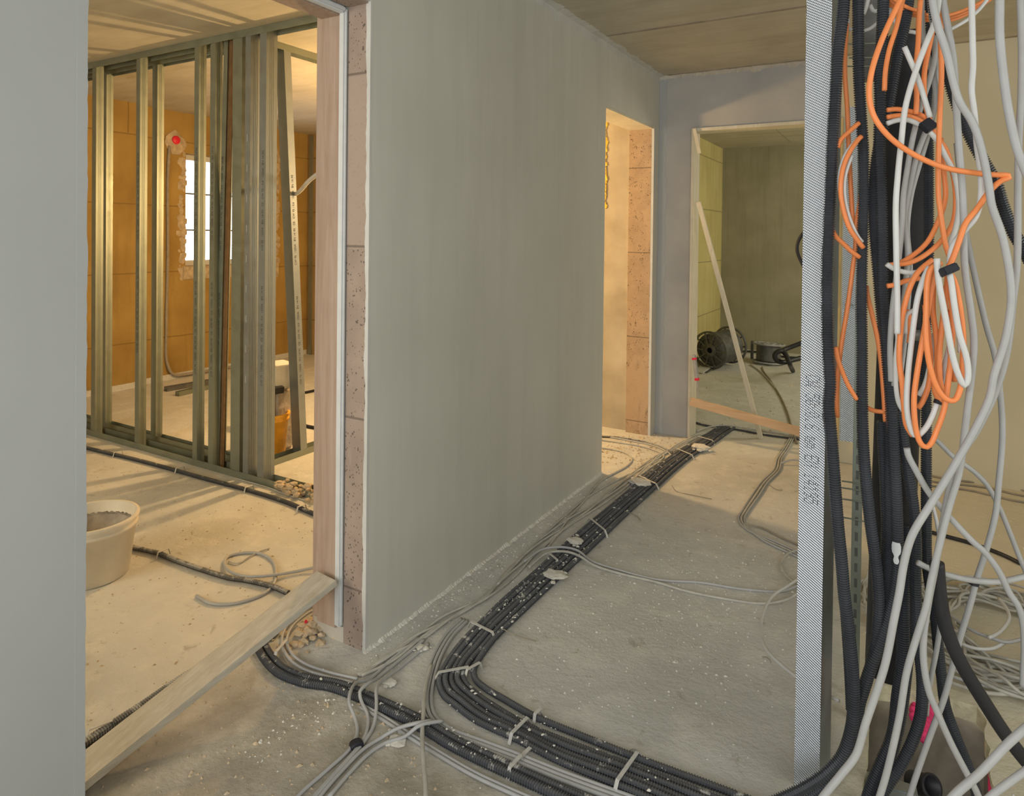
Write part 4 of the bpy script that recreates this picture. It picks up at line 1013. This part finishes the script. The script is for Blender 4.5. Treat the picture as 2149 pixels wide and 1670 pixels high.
HC([(1802, -40), (1801, 0), (1801, 63), (1802, 151), (1806, 226), (1811, 302), (1813, 402), (1811, 480), (1809, 558), (1808, 648), (1809, 738), (1809, 828), (1812, 938), (1819, 1028), (1827, 1100), (1836, 1165), (1842, 1221), (1844, 1274), (1838, 1345), (1820, 1425), (1800, 1485), (1788, 1535), (1765, 1590),
    (1725, 1635), (1670, 1670), (1600, 1710)], 1.63, 'second hanging corrugated conduit from the left, over the mounting rail', r=.0136)
HC([(1856, -40), (1854, 0), (1851, 75), (1846, 151), (1847, 226), (1845, 302), (1848, 377), (1850, 450), (1852, 548), (1852, 610), (1858, 702), (1864, 774), (1871, 848), (1875, 938), (1880, 1028), (1883, 1117), (1884, 1190), (1874, 1260), (1850, 1340), (1822, 1415), (1804, 1475), (1794, 1530), (1772, 1590), (1735, 1640), (1690, 1680)], 1.62,
   'middle hanging corrugated conduit with a white paint mark on it', r=.0138)
HC([(1909, -40), (1907, 0), (1899, 50), (1884, 113), (1871, 189), (1862, 239), (1848, 290), (1838, 340), (1832, 400), (1834, 480), (1841, 560), (1848, 640), (1858, 740), (1864, 840), (1867, 938), (1867, 1020), (1868, 1100), (1866, 1180), (1860, 1260), (1852, 1330)], 1.66,
   'corrugated conduit slanting in from the upper right behind the middle ones', r=.0132)
HC([(1851, 884), (1853, 940), (1856, 992), (1858, 1050), (1860, 1100), (1858, 1180), (1854, 1260), (1850, 1320)], 1.68, 'corrugated conduit starting behind the middle one at the orange loop end', r=.0125)
HC([(1884, 860), (1892, 900), (1899, 950), (1909, 1010), (1918, 1075), (1922, 1140), (1921, 1220), (1924, 1300), (1932, 1382), (1936, 1440), (1932, 1500), (1915, 1555), (1887, 1611), (1860, 1651), (1835, 1690)], 1.64, 'corrugated conduit swinging left to the riser opening beside the pink foam', r=.0135)
HC([(1896, 1100), (1898, 1180), (1895, 1260), (1894, 1382), (1884, 1463), (1874, 1543), (1850, 1600), (1826, 1660), (1815, 1700)], 1.68, 'dark conduit hanging straight behind the long grey cable at the floor', r=.0155)
HC([(1906, 1200), (1908, 1290), (1906, 1355), (1898, 1440), (1888, 1510), (1868, 1590), (1845, 1660), (1835, 1700)], 1.74, 'dark conduit half hidden right of the straight one at the floor', r=.0150)
HC([(1952, -40), (1952, 25), (1957, 100), (1955, 176), (1948, 251), (1949, 327), (1949, 427), (1949, 535), (1945, 642), (1942, 750), (1944, 854), (1944, 962), (1944, 1069), (1945, 1177), (1952, 1230), (1961, 1280), (1969, 1355), (1976, 1420), (1984, 1480), (2006, 1543), (2033, 1611), (2047, 1655), (2052, 1700)], 1.72,
   'right hanging corrugated conduit running down behind the orange coil', r=.0130)
HC([(1955, -40), (1960, 0), (1970, 55), (1982, 108), (1992, 163), (2007, 214), (2032, 277), (2065, 340), (2093, 392), (2103, 427), (2124, 481), (2146, 520), (2190, 600)], 1.55, 'corrugated conduit slanting across the beige wall to the right edge', r=.0140, mat='conduit_clean', corr=.0056)
hang('black_hose', [(1966, 1180), (1971, 1240), (1981, 1301), (2000, 1355), (2027, 1409), (2068, 1476), (2108, 1538), (2149, 1592), (2200, 1650)], 1.45, .0145, 'black', 'smooth black hose running down to the right bottom corner', 'hose')
V, Fc = [], []; nn = 14
for i_ in range(nn+1):
    p_ = DP(1883-.10*i_*0, 1134+i_*3.2, 1.62); wv_ = (.55, .62, .70, .72, .70, .72, .66, .60, .40, .30, .32, .40, .42, .36, .2)[i_]
    for m_ in range(7):
        a_ = -math.pi/2-.15+(m_/6-.5)*2*wv_
        V.append(p_+Vector((math.cos(a_)*.0146, math.sin(a_)*.0146, 0)))
for i_ in range(nn):
    for m_ in range(6): Fc.append([7*i_+m_, 7*i_+m_+1, 7*i_+m_+8, 7*i_+m_+7])
o_ = mesh_obj('paint_mark', V, Fc, 'paint_white'); md_ = o_.modifiers.new('thickness', 'SOLIDIFY'); md_.thickness = .0006
tag(o_, 'white paint mark on the middle hanging conduit', 'paint mark')

def GC(P, t, label, r=.0062, mat='cable_grey', **k): return hang('hanging_cable', P, t, r, mat, label, 'cable', **k)
GC([(1955, -40), (1957, 0), (1967, 50), (1987, 113), (2000, 170), (2014, 214), (2038, 252), (2052, 285), (2066, 340), (2076, 395), (2081, 430), (2103, 494), (2118, 570), (2122, 630), (2110, 710), (2085, 790), (2078, 830), (2049, 894), (1995, 989), (1954, 1056), (1914, 1123), (1898, 1177), (1887, 1245),
    (1876, 1300), (1857, 1395), (1817, 1516), (1796, 1584), (1766, 1624), (1730, 1668), (1700, 1710)], 1.32, 'long grey cable crossing from upper centre to lower left in front of everything', r=.0072)
GC([(1976, -40), (1979, 0), (1990, 63), (2000, 120), (2007, 226), (2012, 302), (2020, 402), (2022, 454), (2025, 562), (2038, 656), (2044, 715), (2040, 777), (2032, 845), (2026, 894), (2014, 985), (1990, 1070), (1970, 1150), (1954, 1218), (1944, 1270), (1922, 1341), (1903, 1409), (1887, 1506), (1860, 1624), (1840, 1690)], 1.40,
   'grey cable wavering straight down right of the orange coil', r=.0068)
GC([(2140, -40), (2141, 0), (2144, 100), (2143, 201), (2138, 302), (2136, 402), (2136, 481), (2134, 560), (2125, 640), (2113, 740), (2090, 820), (2052, 900), (2020, 950), (1995, 1016), (1979, 1096), (1962, 1191), (1948, 1264), (1939, 1328), (1938, 1382), (1949, 1449), (1965, 1489), (1995, 1557), (2027, 1619), (2049, 1660), (2065, 1700)], 1.42,
   'grey cable from the upper right edge curling back right at the floor', r=.0068)
GC([(2098, -40), (2098, 0), (2098, 75), (2108, 176), (2120, 252), (2135, 314), (2149, 352), (2185, 430)], 1.30, 'thick grey cable leaving the picture at the upper right edge', r=.0078)
GC([(2038, -40), (2039, 0), (2041, 88), (2042, 140), (2039, 189), (2045, 239), (2050, 302), (2058, 365), (2058, 415), (2048, 454), (2027, 481), (2008, 502), (1997, 524), (1992, 555)], 1.36, 'white cable hanging alone then hooking into the orange coil tie', r=.0058, mat='cable_white')
GC([(1975, -30), (1968, 15), (1962, 45), (1940, 100), (1917, 163), (1900, 225), (1891, 300), (1884, 370), (1880, 427), (1881, 535), (1883, 620), (1883, 700)], 1.38, 'white cable curving down to a cut end at mid height', r=.0058, mat='cable_white')
GC([(1898, 98), (1911, 128), (1924, 158), (1938, 200), (1952, 246)], 1.42, 'short white cable end crossing the other white cable near the top', r=.0055, mat='cable_white')
GC([(1964, 75), (1962, 120), (1952, 163), (1935, 215), (1917, 283), (1905, 350), (1896, 410), (1893, 470), (1884, 560), (1873, 650), (1868, 730), (1870, 800)], 1.55, 'grey cable in front of the black waste pipe, leftmost there', r=.0062)
GC([(1934, -40), (1934, 0), (1937, 75), (1950, 130), (1962, 176), (1962, 226), (1945, 270), (1924, 327), (1912, 380), (1899, 455), (1905, 530), (1898, 620), (1888, 720), (1876, 810)], 1.58, 'grey cable weaving in front of the black waste pipe', r=.0062)
GC([(1947, -30), (1958, 60), (1964, 150), (1958, 240), (1940, 310), (1928, 350), (1912, 410), (1904, 480), (1910, 560), (1905, 640), (1898, 720), (1888, 800)], 1.60, 'grey cable on the right side of the waste pipe, behind the vertical orange ones', r=.0060)
GC([(2008, 300), (2018, 400), (2026, 480), (2034, 521), (2054, 615), (2072, 690), (2088, 745), (2098, 813), (2104, 908), (2096, 1015), (2089, 1080), (2068, 1160), (2050, 1215), (2038, 1262), (2014, 1341), (2000, 1395), (1982, 1463), (1957, 1530), (1933, 1597), (1909, 1670), (1898, 1710)], 1.62,
   'grey cable wrapped with black tape, bowing out right then running to the floor', r=.0068)
q0 = DP(2043, 1222, 1.61); s = MB(); s.m('tape').beam(DP(2045, 1215, 1.61), DP(2042, 1227, 1.61), .0165, .0165); tag(s.build('cable_tape'), 'black tape wound around the bowing grey cable', 'tape')
GC([(1903, 940), (1906, 955), (1924, 990), (1946, 1029), (1975, 1065), (2014, 1108), (2040, 1135), (2066, 1158), (2096, 1198), (2119, 1245), (2136, 1270), (2147, 1305), (2150, 1360), (2147, 1440)], 1.45, 'grey cable crossing diagonally from the conduits to the lower right edge', r=.0066)
GC([(1955, 915), (1972, 930), (1998, 956), (2020, 972), (2042, 988), (2070, 1016), (2097, 1064), (2124, 1129), (2138, 1165), (2155, 1205)], 1.75, 'grey cable dipping to the right edge behind the others', r=.0062)
GC([(1926, 1180), (1945, 1190), (1973, 1201), (2027, 1215), (2065, 1220), (2100, 1220), (2149, 1210), (2200, 1198)], 1.50, 'grey cable sagging horizontally above the floor coil', r=.0064)
GC([(1985, 1690), (2006, 1665), (2054, 1624), (2085, 1592), (2113, 1562), (2149, 1530), (2210, 1480)], 1.15, 'nearest grey cable rising to the right edge at the bottom', r=.0068)
GC([(2060, 1690), (2082, 1668), (2119, 1640), (2149, 1619), (2200, 1585)], 1.20, 'grey cable in the bottom right corner', r=.0064)
GC([(1976, 1190), (1977, 1240), (1974, 1300), (1966, 1360), (1955, 1415), (1946, 1470), (1944, 1500)], 1.68, 'short grey cable dropping behind the right hanging conduit', r=.0060)
GC([(1957, 1060), (1965, 1090), (1970, 1120)], 1.72, 'short loose white cable tail beside the right conduit', r=.0045, mat='cable_white')
GC([(1880, 695), (1884, 703), (1880, 754), (1881, 817), (1886, 845), (1895, 862)], 1.47, 'white cable edging the left side of the orange coil', r=.0050, mat='cable_white')

def OC(P, t, label, r=.0055, mat='cable_orange', **k): return hang('orange_cable' if mat == 'cable_orange' else 'hanging_cable', P, t, r, mat, label, 'cable', **k)
OC([(1900, -30), (1889, 0), (1871, 38), (1849, 88), (1829, 151), (1824, 201), (1834, 244), (1864, 285), (1914, 322), (1977, 350), (2040, 362), (2095, 367), (2117, 368), (2118, 373), (2103, 378), (2078, 400), (2049, 440), (2027, 467), (2012, 508), (1997, 548), (1988, 565)], 1.34, 'large orange cable loop sweeping far out to the right', r=.0055)
OC([(1902, -30), (1892, 10), (1880, 60), (1866, 105), (1858, 150), (1856, 190)], 1.42, 'orange cable running beside the top of the large loop', r=.0050)
OC([(1932, 0), (1929, 33), (1927, 88), (1922, 151), (1924, 201), (1922, 240)], 1.50, 'vertical orange cable over the waste pipe, leftmost at the top')
OC([(1958, 60), (1952, 88), (1940, 151), (1940, 201), (1947, 239), (1962, 282), (1985, 314), (2000, 365), (2006, 415), (2000, 467), (1973, 508), (1937, 538), (1906, 552), (1879, 555)], 1.50, 'orange cable bulging right then sweeping left behind the white ones')
OC([(1975, -30), (1977, 20), (1974, 75), (1976, 151), (1972, 251), (1969, 352), (1970, 415), (1973, 440), (1977, 470), (1984, 513), (1995, 551), (1990, 568)], 1.44, 'straight orange cable from the top down to the coil tie', r=.0052)
OC([(1974, 290), (1977, 327), (1982, 375), (1984, 413), (1973, 454), (1946, 508), (1914, 537), (1887, 552), (1868, 556)], 1.52, 'orange cable arcing left toward the middle conduit at mid height')
OC([(1862, 231), (1880, 229), (1902, 232), (1925, 238), (1945, 250), (1955, 268)], 1.52, 'upper orange cable of the short arc held by black tape')
OC([(1862, 246), (1880, 243), (1902, 243), (1928, 252), (1950, 268), (1968, 290), (1985, 322), (1998, 360)], 1.50, 'lower orange cable of the short arc held by black tape')
OC([(1862, 259), (1880, 253), (1902, 251), (1930, 262), (1954, 280), (1968, 297), (1984, 327), (2001, 360), (2010, 400), (2012, 440), (2005, 481), (1995, 510), (1992, 530)], 1.48, 'white cable following the orange arc under the black tape', mat='cable_white')
s = MB(); s.m('tape').beam(DP(1936, 271, 1.47), DP(1958, 256, 1.47), .026, .014, (0, -1, .2), .002); tag(s.build('cable_tape'), 'black tape holding the arched orange and white cables', 'tape')
OC([(1777, 50), (1774, 100), (1773, 151), (1778, 226), (1781, 302), (1786, 402), (1790, 467), (1796, 508), (1790, 560), (1779, 642), (1766, 723), (1758, 791), (1756, 850), (1757, 875)], 1.68, 'orange cable hanging between the two leftmost conduits')
OC([(1803, 258), (1798, 262), (1780, 278), (1764, 294), (1758, 310)], 1.60, 'short orange piece crossing behind the leftmost conduit')
OC([(1808, 286), (1801, 293), (1783, 319), (1770, 350), (1764, 395), (1770, 440), (1783, 479), (1801, 506), (1812, 520)], 1.58, 'orange half loop bulging left beside the leftmost conduit')
OC([(1800, 290), (1786, 306), (1770, 332), (1760, 375), (1761, 400)], 1.60, 'white cable outside the orange half loop on the left', r=.0038, mat='cable_white')
OC([(1788, 325), (1776, 360), (1772, 385), (1774, 422), (1785, 463), (1801, 497), (1810, 508)], 1.59, 'white cable inside the orange half loop on the left', r=.0042, mat='cable_white')
OC([(1812, 370), (1809, 395), (1804, 430), (1797, 470), (1795, 500)], 1.66, 'orange cable slanting beside the mounting rail')
OC([(1748, 485), (1755, 497), (1771, 512), (1785, 526), (1804, 540)], 1.62, 'orange piece crossing low behind the leftmost conduit')
OC([(1754, 728), (1758, 752), (1768, 780), (1780, 808), (1798, 838)], 1.63, 'orange piece slanting down right from the leftmost conduit')
OC([(1818, 600), (1820, 617), (1830, 660), (1840, 702), (1847, 745), (1853, 810), (1857, 870), (1858, 884)], 1.66, 'orange cable curving down into the conduit end')
OC([(1806, 846), (1819, 855), (1836, 862), (1856, 864)], 1.66, 'short orange piece crossing to the conduit end')
s = MB()
# coil bunch
TP = (1992, 566)
OC([(1957, 545), (1940, 558), (1925, 573), (1912, 597), (1903, 623), (1894, 660), (1890, 691), (1887, 754), (1893, 804), (1897, 854), (1902, 892), (1915, 914)], 1.40, 'left outer orange strand of the hanging coil')
OC([(1950, 560), (1941, 578), (1932, 602), (1925, 628), (1913, 716), (1905, 792), (1903, 854), (1909, 892), (1921, 915), (1941, 900), (1956, 874), (1966, 847)], 1.37, 'long white strand at the left front of the hanging coil', mat='cable_white', r=.0056)
OC([(1966, 560), (1952, 620), (1948, 645), (1938, 703), (1925, 779), (1918, 842), (1923, 905), (1932, 930), (1942, 938), (1952, 933), (1967, 900), (1981, 859), (1991, 792), (1996, 741), (1999, 680), (1996, 620), (1990, 572)], 1.36, 'lowest hanging orange loop of the coil', r=.0054)
OC([(1975, 552), (1955, 562), (1947, 585), (1944, 640), (1943, 703), (1951, 766), (1966, 812), (1984, 836), (2003, 840), (2016, 812), (2021, 754), (2021, 703), (2014, 641), (2003, 590), (1993, 570)], 1.33, 'wide orange loop at the front of the hanging coil', r=.0055)
OC([(1966, 542), (1968, 570), (1972, 603), (1984, 666), (2001, 754), (2014, 793), (2024, 809), (2031, 795), (2029, 754), (2014, 703), (2003, 641), (1996, 590), (1992, 572)], 1.31, 'white loop at the right front of the hanging coil', mat='cable_white', r=.0058)
OC([(1935, 560), (1922, 573), (1908, 600), (1898, 640), (1893, 665), (1888, 700)], 1.42, 'thin white strand bowing at the upper left of the coil', mat='cable_white', r=.0040)
OC([(1990, 570), (1984, 630), (1976, 691), (1971, 754), (1976, 812), (1984, 820), (1992, 780), (1998, 720), (1996, 650)], 1.42, 'inner orange loop of the hanging coil')
OC([(1955, 560), (1958, 590), (1958, 653), (1966, 716), (1966, 779), (1961, 812), (1966, 832), (1975, 842)], 1.44, 'orange strand down the middle of the coil with dark end')
OC([(1941, 640), (1948, 700), (1953, 766), (1948, 812), (1934, 847), (1926, 856)], 1.46, 'rear orange strand of the coil seen at its lower left')
OC([(1962, 700), (1950, 775), (1940, 810), (1928, 830)], 1.47, 'rear white strand of the coil behind the orange loops', mat='cable_white')
OC([(2000, 700), (1986, 754), (1978, 792), (1975, 815)], 1.45, 'white strand inside the right half of the coil', mat='cable_white')
OC([(2001, 585), (2008, 650), (2012, 700), (2014, 740)], 1.40, 'thin white strand under the right orange strand of the coil', mat='cable_white', r=.0042)
OC([(1980, 600), (1988, 680), (1995, 740), (2000, 780), (2004, 800)], 1.43, 'orange strand behind the white loop of the coil')
OC([(1900, 700), (1903, 660), (1915, 652), (1920, 648)], 1.44, 'short white bit crossing the left orange strands', mat='cable_white', r=.0042)
OC([(1861, 554), (1872, 562), (1890, 569), (1910, 572), (1930, 571)], 1.46, 'white cable crossing left above the hanging coil', mat='cable_white')
OC([(1862, 600), (1880, 597), (1898, 590), (1915, 586), (1930, 584)], 1.50, 'cut orange end pointing left below the white crossing cable')
OC([(1906, 650), (1910, 700), (1908, 720)], 1.52, 'short orange strand left behind the coil')
s.m('tape').beam(DP(1974, 573, 1.30), DP(2004, 561, 1.30), .016, .03, (0, -1, .1), .002); tag(s.build('cable_tape'), 'black tape tying the top of the hanging orange coil', 'tape')
s = MB(); s.m('tape').beam(DP(1962, 841, 1.44), DP(1986, 849, 1.44), .009, .009); tag(s.build('cable_tape'), 'dark taped cable ends below the middle of the coil', 'tape')
# top tangle
for k in range(3):
    OC([(1940, 30+6*k), (1970, 35+5*k), (2002, 29+6*k), (2032, 18+5*k), (2060, 4+4*k), (2090, -16+3*k)], 1.62+.02*k, ('upper', 'middle', 'lower')[k]+' orange strand heading to the top right', r=.0042)
for k in range(3):
    OC([(1860, -14+9*k), (1885, 5+8*k), (1910, 18+6*k), (1940, 26+5*k)], 1.64+.02*k, ('upper', 'middle', 'lower')[k]+' orange strand crossing under the ceiling between conduits', r=.0045)
GC([(1985, 66), (1998, 60), (2032, 40), (2055, 20), (2075, -5)], 1.60, 'thin white cable rising to the top right behind the others', r=.0042, mat='cable_white')
GC([(1790, 70), (1811, 65), (1826, 60), (1839, 50), (1850, 42)], 1.72, 'short white cable crossing behind the second conduit near the top', r=.0045, mat='cable_white')
GC([(1780, 40), (1779, 55), (1783, 62), (1790, 60)], 1.70, 'white cable stub beside the leftmost conduit near the top', r=.0045, mat='cable_white')
GC([(1824, -10), (1818, 15), (1812, 30)], 1.70, 'white cable stub right of the second conduit at the top', r=.0050, mat='cable_white')
GC([(1826, 10), (1834, 24), (1842, 22), (1850, 10)], 1.74, 'white hooked cable stub between second and third conduits', r=.0050, mat='cable_white')
GC([(1880, -10), (1868, 15), (1868, 28), (1880, 50), (1884, 68)], 1.70, 'white cable behind the start of the large orange loop', r=.0052, mat='cable_white')
GC([(1902, 66), (1915, 67), (1926, 70)], 1.70, 'short white cable over the top of the waste pipe', r=.0050, mat='cable_white')

# ================================================================== FLOOR AT THE RISER
ctr = Vector((.31, 2.93, 0))
rg = random.Random(11)
V = []
pts = []
for k in range(24*17):
    a = 2*math.pi*k/24; t_ = k/(24*17)
    r1 = .24+.10*math.sin(k*.37)+.03*rg.uniform(-1, 1); r2 = .30+.10*math.cos(k*.23)
    pts.append((ctr.x+r1*math.cos(a), ctr.y+r2*math.sin(a), .008+.050*t_*abs(math.sin(k*.61))+.01*rg.random()))
tag(tube('cable_coil', pts, .0052, 'cable_dusty', step=.02, sides=6), 'large messy coil of dusty grey cable on the floor at the right', 'cable coil')
pts = []
for k in range(20*7):
    a = 2*math.pi*k/20; r1 = .10+.05*math.sin(k*.31)
    pts.append((-.02+r1*math.cos(a)+.02*rg.uniform(-1, 1), 2.88+r1*2.0*math.sin(a), .008+.05*rg.random()))
tag(tube('cable_coil', pts, .0050, 'cable_dusty', step=.02, sides=6), 'smaller tangle of dusty grey cable seen between the hanging conduits', 'cable coil')
cable([FL(x, y, .07) for x, y in ((1990, 1286), (2010, 1302), (2045, 1325), (2085, 1340), (2110, 1347), (2155, 1338))], .0058, 'pale cable arcing low across the floor coil', 'cable_grey')
cable([FL(x, y, .08) for x, y in ((2096, 1256), (2112, 1276), (2118, 1295), (2108, 1315), (2092, 1330), (2075, 1338))], .0058, 'bright cable loop standing up on the floor coil', 'cable_white')
cable([FL(x, y, .06) for x, y in ((2015, 1350), (2045, 1360), (2080, 1361), (2108, 1348))], .0055, 'short pale cable below the bright loop on the coil', 'cable_white')
for k in range(5):
    cable([FL(x, y+14*k, .02) for x, y in ((1985, 1372), (2030, 1388), (2075, 1398), (2120, 1400), (2175, 1394))], .0058,
          ('topmost', 'second', 'third', 'fourth', 'lowest')[k]+' of the parallel cables at the near edge of the floor coil', 'cable_grey' if k % 2 else 'cable_dusty')
# things in the opening
s = MB(); s.m('pink_foam'); 
for (x, y, r_) in ((1919, 1482, .008), (1917, 1492, .008), (1915, 1503, .007), (1946, 1482, .011), (1950, 1490, .013), (1952, 1500, .013), (1947, 1509, .012), (1944, 1518, .012), (1942, 1527, .012), (1940, 1536, .011), (1936, 1545, .010)):
    s.blob(FL(x, y, -.05), r_*1.45, 1, 1, 1.3, 2, .12)
tag(s.build('sprayed_marking'), 'bright pink blob at the edge of the broken floor opening', 'pink marking')
s = MB(); s.m('pink_foam').beam(FL(2082, 1600, -.03), FL(2084, 1690, -.03), .020, .02, (0, 0, 1), .004); tag(s.build('sprayed_marking'), 'pink strip along the right edge of the floor opening', 'pink marking')
a, b = FL(1770, 1622, -.02), FL(1925, 1668, -.02)
s = MB(); s.m('galv_blue').beam(a, b, .042, .022, (0, 0, 1), .003); tag(s.build('mounting_rail'), 'short galvanised rail lying across the bottom of the riser opening', 'mounting rail')
a, b = DP(1915, 1640, 1.86), DP(1957, 1651, 1.80)
d = (b-a).normalized(); MM = Matrix.Translation(a) @ d.to_track_quat('Z', 'Y').to_matrix().to_4x4(); Lc = (b-a).length
s = MB(); s.m('black').lathe([(.020, 0), (.027, 0), (.027, Lc-.012), (.030, Lc-.010), (.030, Lc), (.023, Lc), (.022, .002), (.020, 0)], 32, MM)
tag(s.build('pipe_stub'), 'open end of a short black pipe in the riser opening', 'pipe')
